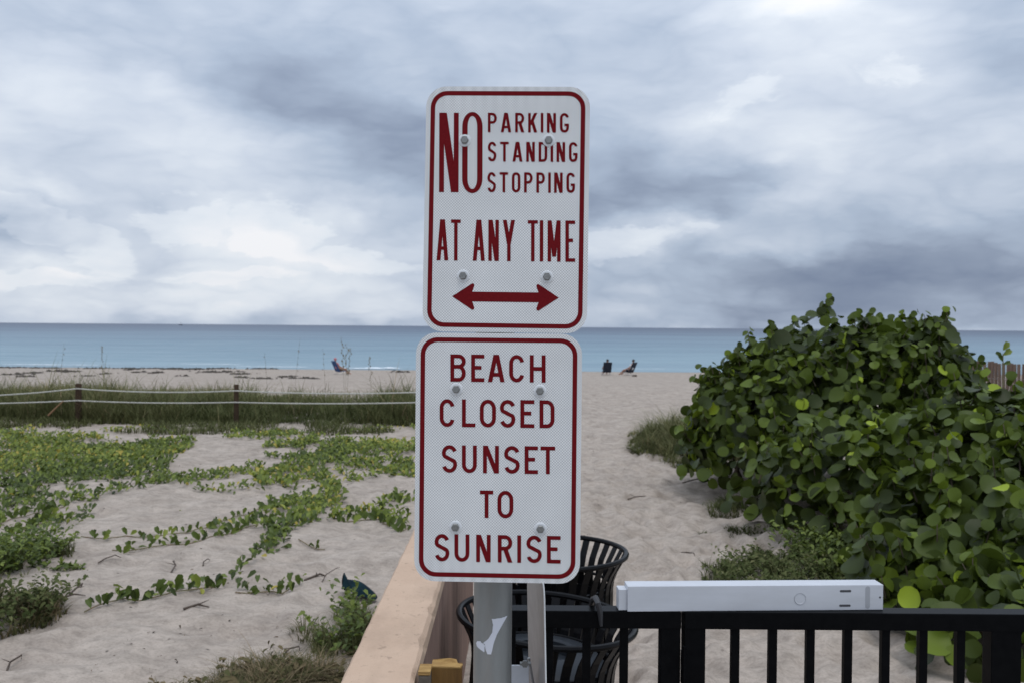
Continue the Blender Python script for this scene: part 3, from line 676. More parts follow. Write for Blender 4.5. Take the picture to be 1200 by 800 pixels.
rg = railing('railing', 'black metal railing holding the long white box, sea grape behind', fx(806), fx(1960), [(fx(818.5), fx(831) - fx(806))], [fx(868 + 44.6 * i) for i in range(7)] + [fx(868 + 44.6 * i) for i in range(8, 24)], [(fx(1186), fx(1204) - fx(1168.5)), (fx(1942), fx(1204) - fx(1168.5))])
# hinge latch between both leaves
mb = MB(); xh = fx(804.6); cxl = lg.location.x
mb.box((xh - cxl, -.034, RT - .165), (.016, .010, .10), bev=.002); mb.box((xh - cxl - .002, -.040, RT - .150), (.006, .008, .05), bev=.001); mb.tube([(xh - cxl, -.046, RT - .10), (xh - cxl, -.046, RT - .30)], .006, 10)
mb.obj('latch', M_black, lg)
# black strap hanging over the rail
sp = [P(694, 722, 2.99), P(692.5, 709, 2.97), P(695, 701.5, 2.91), P(698, 700, 2.86), P(700.5, 706, 2.845), P(703.5, 718, 2.845), P(704.5, 733, 2.848)]
mb = MB(); st = [Vector(p) for p in sp]; c0 = st[3]
mb.tube([p - c0 for p in st], [.008, .009, .0095, .0095, .0095, .0085, .005], 8)
o = mb.obj('strap', mat('black_rubber', (.03, .03, .033), .45), None, smooth=True, label='short black rubber strap looped over the gate top rail', cat='strap'); o.location = c0

# ------------------------------------------------------------------ long white box on the rail
M_wbox = mat('white_painted_metal', (.60, .615, .65), .42, spec=.25, var=(.52, .53, .555), vscale=18, stretch=(.25, 1, 1), bump=.1, bscale=60, bdist=.002)
M_dark = mat('dark_recess', (.06, .06, .065), .7)
M_grey = mat('grey_recess', (.36, .37, .39), .6)
lb, rb = P(735.4, 718.3, 2.855), P(1034.8, 712.6, 2.895)
zb = RT + .0008; dirv = Vector((rb.x - lb.x, rb.y - lb.y, 0)); Lb = dirv.length; ang = math.atan2(dirv.y, dirv.x); BH, BDp = .0775, .062
b = thing('metal_box', 'long white metal box with slots lying on top of the black railing', 'box', (lb.x, lb.y, zb), (0, 0, ang))
def bz(py, x=.5): return (BH) * (1 - py)
mb = MB().box((Lb / 2, BDp / 2, BH / 2), (Lb, BDp, BH), bev=.0016); body = mb.obj('body', M_wbox, b)
MB().box((-.013, BDp / 2 + .002, BH * .43), (.026, BDp - .016, BH * .82), bev=.001).obj('end_cap', M_wbox, b)
sx_ = Lb / 299.4
xk = (936.5 - 735.4) * sx_; 
mb = MB().lathe([(.0185, .0), (.0185, .0006), (.0165, .0012), (.0155, .0003), (.0001, .0003)], 28, (xk, 0, BH * .47), 'Y'); mb.obj('knockout', M_wbox, b, smooth=False)
MB().tube([(xk + .0175 * math.cos(R(a)), -.0006, BH * .47 + .0175 * math.sin(R(a))) for a in range(0, 360, 15)], .0011, 5, closed=True).obj('knockout_groove', M_grey, b)
for (px, ppy, wpx_, hpx, m_, nm) in ((990, .24, 13.5, 2.6, M_dark, 'slot'), (989.5, .82, 13.5, 2.6, M_dark, 'slot'), (1016.3, .50, 5.6, 26, M_grey, 'slot'), (1031, .50, 2.4, 2.2, M_dark, 'screw_hole')):
    W_, H_ = wpx_ * sx_, hpx * sx_
    p = rplate(W_, H_, min(W_, H_) * .49, .0006, -.0005); p.v = [(x + (px - 735.4) * sx_, y, z + BH * (1 - ppy)) for x, y, z in p.v]; p.obj(nm, m_, b)
    if m_ is M_grey:
        p = rplate(W_ * 1.25, H_ * 1.04, min(W_, H_) * .6, .0006, -.0002); p.v = [(x + (px - 735.4) * sx_, y, z + BH * (1 - ppy)) for x, y, z in p.v]; p.obj('slot_rim', M_wbox, b)

# ------------------------------------------------------------------ slatted litter bins
M_bin = mat('black_enamel', (.003, .003, .0035), .34, spec=.12, var=(.007, .007, .008), vscale=20)
M_liner = mat('grey_plastic_lid', (.022, .026, .032), .45, spec=.2)
def make_bin(loc, tiltv, label, lid):
    o = thing('litter_bin', label, 'litter bin', loc, tiltv, 'slatted litter bins behind the gate')
    RB, RTp, HT = .275, .345, .87
    prof = [(RB - .01, .05), (RB, .12), (RB, .60), (RB, .70), (RB + .006, .745), (RB + .022, .79), (RB + .045, .83), (RTp - .008, .862)]
    mb = MB(); wd = .0175
    vs = []
    for r, z in prof: vs += [(r, -wd, z), (r, wd, z), (r + .007, wd, z + .002), (r + .007, -wd, z + .002)]
    fs = []
    for i in range(len(prof) - 1):
        a = i * 4; fs += [(a + k, a + (k + 1) % 4, a + 4 + (k + 1) % 4, a + 4 + k) for k in range(4)]
    fs += [(3, 2, 1, 0), tuple(len(vs) - 4 + k for k in range(4))]
    mb.add(vs, fs); me = mb.mesh('slat', M_bin)
    for k in range(32):
        s_ = bpy.data.objects.new('slat', me); s_.rotation_euler = (0, 0, 2 * math.pi * k / 32 + .04); link(s_, o)
    ring = lambda r, z, t: MB().tube([(r * math.cos(R(a)), r * math.sin(R(a)), z) for a in range(0, 360, 6)], t, 8, closed=True)
    ring(RTp, HT, .0125).obj('top_ring', M_bin, o, smooth=True)
    ring(RB - .004, .10, .010).obj('base_ring', M_bin, o, smooth=True); ring(RB - .006, .72, .008).obj('inner_ring', M_bin, o, smooth=True)
    MB().lathe([(.0, .05), (.235, .05), (.245, .66), (.24, .66), (.23, .06), (.0, .06)], 40).obj('liner', M_bin, o, smooth=True)
    if lid: MB().lathe([(.245, .685), (.25, .705), (.22, .735), (.13, .752), (.12, .745), (.12, .70)], 40).obj('lid', M_liner, o, smooth=True)
    return o
c1 = P(641, 723, 3.66); make_bin((c1.x - .87 * math.sin(R(4.5)), c1.y, c1.z - .87), (0, R(4.5), 0), 'front black slatted litter bin, leaning right, directly behind the gate', True)
c2 = P(650, 646, 4.52); make_bin((c2.x, c2.y, c2.z - .87), (0, 0, 0), 'rear black slatted litter bin with upright flared rim, farther from the gate', False)

# ------------------------------------------------------------------ plants
GREEN = [(.0, (.030, .052, .016)), (.35, (.052, .088, .024)), (.7, (.095, .150, .035)), (1.0, (.19, .25, .055))]
M_vine = mat('vine_leaf', (.06, .1, .03), .5, spec=.35, attr='tone', ramp_=[(0, (.030, .045, .012)), (.40, (.092, .130, .022)), (.72, (.20, .25, .040)), (.92, (.32, .35, .06)), (1.0, (.46, .37, .07))], trans=.25)
M_vstem = mat('vine_stem', (.16, .17, .07), .7, var=(.20, .12, .07), vscale=20)
M_grass = mat('grass', (.06, .1, .03), .7, spec=.1, attr='tone', ramp_=[(0, (.028, .036, .012)), (.4, (.078, .090, .032)), (.75, (.165, .168, .072)), (.92, (.28, .25, .12)), (1.0, (.38, .29, .17))], trans=.2)
M_dry = mat('dry_grass', (.2, .15, .08), .85, spec=.1, attr='tone', ramp_=[(0, (.045, .055, .02)), (.35, (.10, .10, .042)), (.65, (.19, .145, .08)), (1.0, (.32, .24, .15))], trans=.15)
def blades(px, py, pz, h, w, lean, tone, seed=0):
    """arrays -> curved blades, three segments each"""
    n = len(px); rg_ = np.random.default_rng(seed); th = rg_.random(n) * 2 * np.pi; dx, dy = np.cos(th), np.sin(th); sx2, sy2 = -dy, dx
    ts = np.array([0, .4, .75, 1.0]); V = np.zeros((n, 7, 3)); k = 0
    for i, t in enumerate(ts):
        off = lean * h * t ** 1.9; zz = pz + h * (t - .35 * np.minimum(lean, 1.2) * t ** 2.2); cx_, cy_ = px + dx * off, py + dy * off; ww = w * (1 - t ** 1.6) * .5
        if i < 3:
            V[:, k] = np.stack([cx_ - sx2 * ww, cy_ - sy2 * ww, zz], -1); V[:, k + 1] = np.stack([cx_ + sx2 * ww, cy_ + sy2 * ww, zz], -1); k += 2
        else: V[:, 6] = np.stack([cx_, cy_, zz], -1)
    b_ = np.arange(n)[:, None] * 7
    tri = np.array([[0, 1, 3], [0, 3, 2], [2, 3, 5], [2, 5, 4], [4, 5, 6]]); Fc = (b_[:, :, None] + tri[None]).reshape(-1, 3)
    T = np.repeat(tone, 7); return V.reshape(-1, 3), Fc, T
def leaf_cloud(pos, nrm, up_, size, tone, tmpl, tf_):
    """place a leaf template (verts m x 3 in its own frame: x across, y along, z out) on every position"""
    n = len(pos); nrm = nrm / np.linalg.norm(nrm, axis=1, keepdims=True)
    yy = up_ - nrm * np.sum(up_ * nrm, 1, keepdims=True); yy /= np.linalg.norm(yy, axis=1, keepdims=True) + 1e-9; xx = np.cross(yy, nrm)
    V = pos[:, None] + size[:, None, None] * (tmpl[None, :, 0:1] * xx[:, None] + tmpl[None, :, 1:2] * yy[:, None] + tmpl[None, :, 2:3] * nrm[:, None])
    m = len(tmpl); Fc = (np.arange(n)[:, None, None] * m + tf_[None]).reshape(-1, tf_.shape[1])
    return V.reshape(-1, 3), Fc, np.repeat(tone, m)
# vine leaf: two lobes folded along the midrib
VT = np.array([[0, 0, 0], [0, .5, -.03], [0, .94, -.12], [-.12, .18, .05], [-.27, .60, .13], [-.18, .96, .02], [.12, .18, .05], [.27, .60, .13], [.18, .96, .02]], float)
VF = np.array([[0, 3, 1], [3, 4, 1], [4, 5, 1], [5, 2, 1], [0, 1, 6], [6, 1, 7], [7, 1, 8], [8, 1, 2]])
def project(x, y, z=0.0):
    d = np.stack([x, y, np.full_like(x, z - 2.0)], -1) @ np.array(CR)
    return 600 + F * d[:, 0] / -d[:, 2], 400 - F * d[:, 1] / -d[:, 2]
def in_poly(px, py, poly):
    r = np.zeros(len(px), bool); j = len(poly) - 1
    for i in range(len(poly)):
        (xi, yi), (xj, yj) = poly[i], poly[j]
        if yi != yj: r ^= ((yi > py) != (yj > py)) & (px < (xj - xi) * (py - yi) / (yj - yi) + xi)
        j = i
    return r
Z = lambda pts: [(a * .4083, 440 + b * .4083) for a, b in pts]      # survey of the mats: outlines on the ground
MATS = [Z([(-90, 190), (0, 180), (250, 172), (480, 182), (560, 190), (505, 230), (472, 268), (505, 300), (470, 322), (425, 308), (440, 275), (400, 272), (330, 292), (260, 298), (200, 292), (120, 305), (90, 345), (60, 365), (0, 372), (-90, 380), (-90, 300), (0, 298), (100, 285), (30, 262), (-90, 255)]),
        Z([(560, 188), (700, 180), (760, 168), (860, 185), (1000, 178), (1200, 200), (1200, 288), (1130, 275), (1080, 262), (960, 248), (925, 262), (975, 290), (982, 330), (950, 370), (905, 400), (885, 432), (830, 470), (800, 500), (735, 500), (768, 455), (700, 432), (700, 405), (760, 382), (792, 350), (760, 330), (735, 290), (760, 268), (750, 232), (738, 205), (640, 198)])]
HOLES = [Z([(930, 165), (1200, 150), (1200, 178), (1010, 188)]), Z([(40, 255), (110, 262), (80, 285), (20, 280)]), Z([(870, 300), (930, 295), (905, 345), (850, 350)])]
LINES = [(Z([(510, 296), (620, 282), (750, 264)]), 3.5, .9), (Z([(515, 318), (640, 328), (775, 322)]), 2.4, .55), (Z([(120, 372), (240, 350), (330, 332), (430, 312), (480, 312)]), 3.6, .6), (Z([(100, 318), (250, 300), (440, 285)]), 2.6, .5), (Z([(960, 262), (1020, 302), (1095, 268)]), 3, .55),
         (Z([(990, 192), (1200, 190)]), 2.2, .8), ([(345, 618), (318, 640), (302, 652)], 6, .8), ([(255, 622), (300, 612), (345, 590), (375, 565)], 4, .5), ([(150, 648), (200, 640), (260, 632)], 3.0, .25), ([(302, 652), (285, 668), (268, 688)], 6, .45), ([(110, 712), (160, 704), (250, 690)], 5, .22), ([(385, 606), (430, 600), (475, 612)], 7, .5), ([(-20, 600), (40, 592), (95, 578)], 6, .5), ([(280, 695), (350, 682)], 6, .2), ([(0, 640), (60, 615), (100, 600)], 8, .22), (Z([(330, 395), (500, 400), (700, 380)]), 0.1, .1), (Z([(-60, 360), (60, 345), (140, 330)]), 3, .5), (Z([(1080, 375), (1130, 360), (1200, 350)]), 3, .7)]
def mats(seed, dens):
    rg_ = np.random.default_rng(seed); n = int(160 * dens); y = 6 + 13.0 * rg_.random(n); x = -12.5 + 12.0 * rg_.random(n); px, py = project(x, y)
    jx = px + 60 * vn(x, y, 1.1, 61) * .35 + 10 * vn(x, y, 4, 62); jy = py + 9 * vn(x, y, 1.6, 63) + 4 * vn(x, y, 5, 64)
    k = np.zeros(n, bool)
    for p in MATS: k |= in_poly(jx, jy, p)
    k &= (vn(x, y, 1.3, 65) + .7 * vn(x, y, 3.7, 66)) > -.17 + .22 * sstep(14.5, 17.5, y)
    # a thinner scatter between the mats and the dune
    k |= (py < 514) & (py > 503) & (px < 492) & ((vn(x, y, .9, 67) + .6 * vn(x, y, 2.6, 68)) > .10) & (rg_.random(n) < .6)
    for p in HOLES: k &= ~in_poly(jx, jy, p)
    for ln, th_, pr in LINES:
        for (ax, ay), (bx, by) in zip(ln[:-1], ln[1:]):
            t = np.clip(((px - ax) * (bx - ax) + (py - ay) * (by - ay)) / ((bx - ax) ** 2 + (by - ay) ** 2), 0, 1)
            k |= (np.hypot(px - ax - t * (bx - ax), py - ay - t * (by - ay)) < th_) & (rg_.random(n) < pr * .8)
    return np.stack([x[k], y[k]], -1)
Pp = mats(5, 620)
n = len(Pp); rg_ = np.random.default_rng(9)
z = hzv(Pp[:, 0], Pp[:, 1]) + .005 + .07 * rg_.random(n) ** 1.4
th = rg_.random(n) * 2 * np.pi; tl = .5 + .95 * rg_.random(n)
upv = np.stack([np.cos(th) * np.cos(tl), np.sin(th) * np.cos(tl), np.sin(tl)], -1); nr_ = np.stack([rg_.normal(0, .7, n), rg_.normal(-.5, .7, n), .6 + .5 * rg_.random(n)], -1)
tone = np.clip(.08 + rg_.beta(2, 3, n) * .95 + vn(Pp[:, 0], Pp[:, 1], .7, 31) * .30 + .16 * sstep(11, 17, Pp[:, 1]) + (rg_.random(n) < .04) * .4, 0, 1)
V, Fc, T = leaf_cloud(np.stack([Pp[:, 0], Pp[:, 1], z], -1), nr_, upv, .050 + .038 * rg_.random(n), tone, VT, VF)
link(bpy.data.objects.new('beach_vine', np_mesh('beach_vine', V, Fc, M_vine, {'tone': T})), kind='stuff', label='mats of creeping green beach vine spread over the left sand', cat='ground cover')
# single runners whose leaves can be told apart
LEAFM = []
for k in range(5):
    v = VT.copy(); v[:, 0] *= .85 + .08 * k; v[:, 2] *= .6 + .3 * k
    LEAFM.append(np_mesh('leaf', v, VF, M_vine, {'tone': np.full(len(v), [.12, .28, .40, .55, .75][k])}))
def runner(line, label, leaf=.074, step=.07, seed=0, both=True, sparse=0.0):
    rr = random.Random(seed); pts = [G(a, b) for a, b in line]; root = pts[0].copy(); root.z = hz(root.x, root.y)
    o = thing('vine_runner', label, 'vine', root, group='vine runners creeping over the sand')
    sm = []
    for i in range(len(pts) - 1):
        m_ = max(2, int((pts[i + 1] - pts[i]).length / .12))
        for k in range(m_):
            q_ = pts[i].lerp(pts[i + 1], k / m_); q_.x += rr.uniform(-.015, .015); q_.y += rr.uniform(-.03, .03); sm.append(q_)
    for q_ in sm: q_.z = hz(q_.x, q_.y) + .012
    MB().tube([q_ - root for q_ in sm], .005, 5).obj('stem', M_vstem, o)
    acc = 0; cnt = 0
    for i in range(1, len(sm)):
        acc += (sm[i] - sm[i - 1]).length
        if acc < step: continue
        acc = 0
        if rr.random() < sparse: continue
        t = (sm[i] - sm[i - 1]).normalized()
        for sg in rr.choice(((-1, 1), (-1, 1, .2), (-1, .9, -.3, .4), (-1, 1, .1))):
            up_ = Vector((t.x * .2 + sg * rr.uniform(.35, .9), rr.uniform(-.35, .25), rr.uniform(.5, 1.2))).normalized()
            nn = Vector((rr.uniform(-.4, .4) - sg * .2, -1, rr.uniform(.1, .9))); nn = (nn - up_ * nn.dot(up_)).normalized(); xx = up_.cross(nn)
            M_ = Matrix((xx, up_, nn)).transposed().to_4x4(); s_ = leaf * rr.uniform(.6, 1.2)
            l = bpy.data.objects.new('leaf', LEAFM[rr.choice((0, 1, 1, 2, 2, 3, 4))]); l.matrix_local = Matrix.Translation(sm[i] - root + Vector((rr.gauss(0, .022), rr.gauss(0, .045), rr.uniform(-.012, .01)))) @ M_ @ Matrix.Scale(s_, 4); link(l, o); cnt += 1
    return o
runner([(95, 632), (125, 634), (190, 630), (245, 619), (295, 604), (330, 590)], 'upper of two parallel vine runners curving across the open sand', seed=1)
runner([(128, 650), (175, 648), (235, 638), (290, 621), (335, 606)], 'lower of two parallel vine runners curving across the open sand', seed=2, leaf=.095)
runner([(100, 718), (130, 708), (165, 703), (205, 699), (245, 694), (262, 686)], 'vine runner with large upright leaves crossing the bare foreground sand', seed=3, leaf=.105, step=.085)
runner([(278, 697), (305, 694), (330, 694), (352, 680)], 'short leggy vine runner ending at a dry twig near the teal rag', seed=4, leaf=.074, step=.07)
runner([(-10, 640), (15, 622), (45, 607), (75, 596)], 'vine runner with leaves climbing the left edge above the dark shrub', seed=5, leaf=.11, step=.12)
runner([(-10, 612), (40, 602), (85, 588)], 'thin vine runner just below the thick vine mat on the left', seed=6, leaf=.10)
runner([(30, 618), (55, 606), (80, 612)], 'small yellowing vine sprig left of the long runners', seed=7, leaf=.10)
runner([(385, 606), (415, 612), (440, 608), (470, 622), (486, 618)], 'bushy vine runner reaching right toward the stucco wall', seed=8, leaf=.10, step=.06)
runner([(392, 600), (425, 602), (462, 600)], 'vine runner with dense leaves just above the bushy one near the wall', seed=9, leaf=.09, step=.06)
runner([(452, 586), (470, 592), (492, 588)], 'short vine sprig beside the left edge of the lower sign', seed=10, leaf=.09, step=.09)
runner([(350, 636), (372, 642), (392, 645)], 'tiny vine sprig alone on the sand below the main vine', seed=11, leaf=.06, step=.12)

# dune grass behind and under the rope fence
def dune_grass():
    rg_ = np.random.default_rng(21); n = 76000
    y = 18.3 + 9 * rg_.random(n) ** 1.2; x = -17 + 16.0 * rg_.random(n)
    x = x * (y / 19); edge = 18.75 + .35 * vn(x, x * 0, .5, 3) + .15 * np.sin(x)
    gap = np.exp(-((x + 3.9) / .9) ** 2 - ((y - 24) / 4.0) ** 2)
    k = (y > edge) & (x < -.9) & (vn(x, y, .6, 41) + vn(x, y, 1.7, 42) * .5 > -.30 + .25 * sstep(22, 27, y)) & (rg_.random(n) > gap * .8)
    x, y = x[k], y[k]; n = len(x); z = hzv(x, y) - .02
    front = 1 - sstep(17.9, 20.3, y); clump = .9 * vn(x, y * .6, .75, 43) + .7 * vn(x, y, 1.9, 44)
    h = np.clip(.42 + .62 * clump, .16, .85) * (.5 + .5 * rg_.random(n) + .55 * (rg_.random(n) < .06)) * 1.45 * (1 - .25 * (1 - sstep(18.6, 19.6, y))) * (1 - .55 * sstep(20.5, 26, y)) * np.where((x > -3.4) & (y > 19), 1.15, 1)
    
    tone = np.clip(.34 + .34 * rg_.random(n) + .45 * clump + .28 * sstep(21, 27, y) + (rg_.random(n) < .05) * .35, 0, 1)
    return blades(x, y, z, np.maximum(h, .1), .012 + .010 * rg_.random(n), .25 + .95 * rg_.random(n), tone, 5)
V, Fc, T = dune_grass()
link(bpy.data.objects.new('dune_grass', np_mesh('dune_grass', V, Fc, M_grass, {'tone': T})), kind='stuff', label='dense green dune grass growing behind the rope fence', cat='grass')
V = None
# ragged creeping grass at the foot of the fence
rg_ = np.random.default_rng(23); n = 9000; y = 17.2 + 1.9 * rg_.random(n); x = (-.62 + .53 * rg_.random(n)) * y
k = vn(x, y, .8, 51) + .6 * vn(x, y, 2.2, 52) > .02; x, y = x[k], y[k]; n = len(x)
V, Fc, T = blades(x, y, hzv(x, y) - .01, .10 + .16 * rg_.random(n), .012 + .01 * rg_.random(n), .5 + .8 * rg_.random(n), np.clip(.35 + .4 * rg_.random(n), 0, 1), 6)
link(bpy.data.objects.new('low_grass', np_mesh('low_grass', V, Fc, M_grass, {'tone': T})), kind='stuff', label='thin low grass between the vine mats and the rope fence', cat='grass')
def clump(cx, cy, rx, ry, n, h, w, mt, label, seed, tone=(.2, .5), lean=(.3, 1.1), name='grass_clump', cat='grass', group=None, leafy=0, leafsize=.04, lm=None, edge=.55):
    rg_ = np.random.default_rng(seed); a = rg_.random(n) * 2 * np.pi; r = np.sqrt(rg_.random(n)); x = rx * r * np.cos(a) * (1 + .3 * vn(a * 2, a * 0, 1, seed)); y = ry * r * np.sin(a)
    z0 = hz(cx, cy); z = hzv(x + cx, y + cy) - z0 - .01
    hh = h * (1 - edge * r ** 1.6) * (.5 + .7 * rg_.random(n)); tn = np.clip(tone[0] + (tone[1] - tone[0]) * rg_.random(n) + .25 * vn(x + cx, y + cy, 5, seed), 0, 1)
    pn = vn((x + cx) * 5, (y + cy) * 3.5, 1, seed + 1) + .5 * vn((x + cx) * 14, (y + cy) * 9, 1, seed + 2)
    hh = hh * np.clip(1 + 1.5 * pn, .3, 1.9); kk = pn > -.26 + .30 * r; x, y, z, hh, tn = x[kk], y[kk], z[kk], hh[kk], tn[kk]; n = len(x)
    V, Fc, T = blades(x, y, z, hh, w * (.6 + .8 * rg_.random(n)), lean[0] + (lean[1] - lean[0]) * rg_.random(n), tn, seed)
    o = thing(name, label, cat, (cx, cy, z0), group=group)
    link(bpy.data.objects.new('blades', np_mesh('blades', V, Fc, mt, {'tone': T})), o, kind='stuff')
    if leafy:
        per = 11; ns = leafy // per; a = rg_.random(ns) * 2 * np.pi; r = np.sqrt(rg_.random(ns)); bx = rx * .85 * r * np.cos(a); by = ry * .85 * r * np.sin(a)
        L_ = h * (1 - .5 * r ** 2) * (.45 + .95 * rg_.random(ns)) * np.clip(1 + 1.1 * vn(bx + cx, by + cy, 3.2, seed), .35, 1.6); ax_ = rg_.normal(0, .55, ns) + .5 * np.cos(a) * r; ay_ = rg_.normal(0, .55, ns) + .4 * np.sin(a) * r
        t = np.tile((np.arange(per) + 1) / per, ns); I = np.repeat(np.arange(ns), per)
        x = bx[I] + ax_[I] * L_[I] * t ** 1.4; y = by[I] + ay_[I] * L_[I] * t ** 1.4; z = hzv(bx + cx, by + cy)[I] - z0 + L_[I] * t * .9; leafy = len(x)
        th = rg_.random(leafy) * 2 * np.pi; upv = np.stack([np.cos(th), np.sin(th), .55 + .5 * rg_.random(leafy)], -1); nr_ = np.stack([-np.cos(th) * .5, -np.sin(th) * .5 - .2, np.ones(leafy)], -1) + rg_.normal(0, .3, (leafy, 3))
        V, Fc, T = leaf_cloud(np.stack([x, y, z], -1), nr_, upv, leafsize * (.6 + .8 * rg_.random(leafy)), np.clip(.05 + .45 * rg_.random(leafy) + .25 * t, 0, 1), VT, VF)
        link(bpy.data.objects.new('foliage', np_mesh('foliage', V, Fc, lm or M_vine, {'tone': T})), o, kind='stuff')
    return o
M_weedl = mat('weed_leaf', (.1, .1, .05), .7, spec=.1, attr='tone', ramp_=[(0, (.035, .050, .016)), (.35, (.075, .095, .030)), (.65, (.14, .15, .06)), (1.0, (.27, .23, .12))], trans=.2)
def gp(px, py): q_ = G(px, py); return q_.x, q_.y
clump(*gp(305, 806), .66, .40, 5200, .15, .007, M_dry, 'brown matted grass tussock at the bottom of the sand', 61, (.10, .95), (.4, 2.2), leafy=600, leafsize=.045, lm=M_dry)
clump(*gp(245, 792), .16, .14, 260, .17, .007, M_dry, 'small spiky grass tuft left of the brown tussock', 62, (.1, .4), (.3, .9))
clump(*gp(415, 735), .25, .60, 2300, .24, .007, M_grass, 'green weedy grass clump against the stucco wall below the teal rag', 63, (.30, .8), (.4, 1.1), leafy=520, leafsize=.045)
clump(*gp(440, 790), .16, .25, 500, .12, .008, M_dry, 'low brownish weeds at the foot of the wall near the frame bottom', 64, (.1, .6), (.5, 1.3))
clump(*gp(357, 735), .10, .10, 90, .12, .007, M_dry, 'tiny dry grass sprout in the open sand left of the wall weeds', 65, (.2, .6))
clump(*gp(5, 662), .44, .72, 2600, .22, .009, M_grass, 'dark leafy shrub at the left edge, upper one', 66, (.20, .75), (.4, 1.3), 'low_shrub', 'shrub', None, 2300, .046)
clump(*gp(0, 728), .38, .42, 2200, .20, .009, M_dry, 'dark twiggy shrub at the left edge, lower one', 67, (.1, .8), (.4, 1.3), 'low_shrub', 'shrub', None, 1700, .042, M_weedl)
clump(*gp(70, 668), .22, .10, 200, .06, .008, M_grass, 'thin tongue of low weeds right of the upper edge shrub', 68, (.2, .5), (.5, 1.3), leafy=120)
clump(*gp(812, 522), 1.15, 2.6, 13000, .62, .012, M_grass, 'bright green grass tuft spilling from the sea grape onto the path', 71, (.42, .92), (.5, 1.4), edge=.93)
clump(*gp(765, 528), .45, .6, 1200, .18, .011, M_grass, 'flat grass fringe at the path edge, tip of the tuft', 72, (.3, .8), (.6, 1.6))
clump(*gp(858, 590), .5, .45, 1300, .15, .010, M_grass, 'small grass patch under the left foot of the sea grape', 73, (.25, .6), (.6, 1.5))
clump(*gp(868, 616), .5, .16, 700, .08, .009, M_grass, 'thin line of grass crossing the sand below the small patch', 74, (.2, .6), (.6, 1.5))
clump(*gp(938, 676), .78, 1.0, 5200, .17, .009, M_grass, 'olive creeping weeds in front of the sea grape by the path', 75, (.05, .75), (.5, 1.4), 'creeping_weed', 'weed', None, 5600, .036, M_weedl)
clump(*gp(1010, 660), .6, .9, 1500, .30, .009, M_grass, 'darker creeping weeds tucked under the sea grape leaves', 76, (.0, .5), (.5, 1.3), 'creeping_weed', 'weed', None, 4500, .050)
clump(*gp(900, 692), .30, .35, 700, .10, .007, M_dry, 'straw coloured grass fringe nearest the white box', 77, (.5, 1.0), (.7, 1.6))

# sea oats standing above the dune grass
M_oat = mat('sea_oat_straw', (.26, .22, .15), .8, var=(.15, .13, .08), vscale=8)
for i, (px, ptop, D, lab, dense) in enumerate([(75, 402, 20.5, 'faint sea oat stalk above the left rope post', 0), (118, 404, 20, 'drooping sea oat stalk right of the left rope post', 1), (352, 396, 20, 'tall bare sea oat stalk between right rope post and bathers', 0), (378, 408, 21, 'thin sea oat stalk just left of the reclining bather', 0), (400, 394, 20, 'tallest sea oat stalk, rising over the reclining bather', 1), (407, 401, 19.5, 'second sea oat stalk crossing the tallest one', 1), (411, 406, 20, 'dark sea oat stalk right of the reclining bather', 1), (433, 417, 20, 'short leafy sea oat stalk in front of the white surf', 1), (310, 412, 21, 'faint sea oat stalk right of the right rope post', 0)]):
    b0 = P(px, 400, D); zt = P(px, ptop, D).z; zg = hz(b0.x, D); rr = random.Random(i); ln = rr.uniform(-.14, .14)
    o = thing('sea_oat', lab, 'sea oat', (b0.x - ln, D, zg), group='sea oats above the dune grass')
    H = zt - zg; pts = [(ln * t ** 2, 0, H * t) for t in (0, .3, .6, .85, 1)]
    MB().tube(pts, [.0034, .003, .0026, .002, .0014], 5).obj('stalk', M_oat, o)
    mb = MB()
    for k in range(12 if dense else 5):
        t = .60 + .40 * k / (12 if dense else 5); c_ = Vector((ln * t * t + rr.uniform(-.03, .03), rr.uniform(-.02, .02), H * t)); s_ = (.011 + .009 * rr.random()) * (1 if dense else .7); sl = rr.uniform(-.6, .6)
        mb.add([c_ + Vector((0, 0, s_ * 2)), c_ + Vector((s_ * .7 + sl * .02, .004, 0)), c_ + Vector((sl * .05, 0, -s_ * 2)), c_ + Vector((-s_ * .7, -.004, 0)), c_ + Vector((0, s_ * .5, 0))], [(0, 1, 4), (1, 2, 4), (2, 3, 4), (3, 0, 4), (0, 3, 2, 1)])
    mb.obj('seed_head', M_oat, o)

# ------------------------------------------------------------------ sea grape
M_grape = mat('sea_grape_leaf', (.05, .08, .02), .42, spec=.22, attr='tone', ramp_=[(0, (.016, .022, .004)), (.28, (.046, .066, .010)), (.52, (.100, .140, .016)), (.75, (.185, .25, .022)), (.93, (.33, .42, .028)), (.97, (.33, .42, .028)), (1.0, (.25, .03, .015))], trans=.22)
M_bark = mat('bark', (.16, .12, .09), .9, var=(.09, .07, .05), vscale=12, bump=.4, bscale=30)
def disc(nr_):
    v = [(0, 0, 0), (0, -.42, .02), (0, .45, .0)]
    for k in range(nr_):
        a = 2 * math.pi * (k + .5) / nr_ - math.pi / 2; r = 1.0 - .16 * math.exp(-((a + math.pi / 2) / .30) ** 2) - .16 * math.exp(-((a - 1.5 * math.pi) / .30) ** 2)
        x, y_ = r * math.cos(a), r * .95 * math.sin(a); v.append((x, y_, .26 * abs(x) - .10 * y_ * y_ + .03 * math.sin(3 * a)))
    f = []; n = nr_
    for k in range(nr_):
        a = 3 + k; b_ = 3 + (k + 1) % nr_
        am = 2 * math.pi * (k + 1) / nr_ - math.pi / 2
        f.append((a, b_, 2 if math.sin(am) > .55 else (1 if math.sin(am) < -.55 else 0)))
    # close the fan around the three inner points
    f2 = []; last = None; tgt = [t[2] for t in f]
    for k in range(nr_):
        if tgt[k] != tgt[(k + 1) % nr_]: f2.append((3 + (k + 1) % nr_, tgt[(k + 1) % nr_], tgt[k]))
    return np.array(v, float), np.array(f + f2)
DT, DF = disc(12)
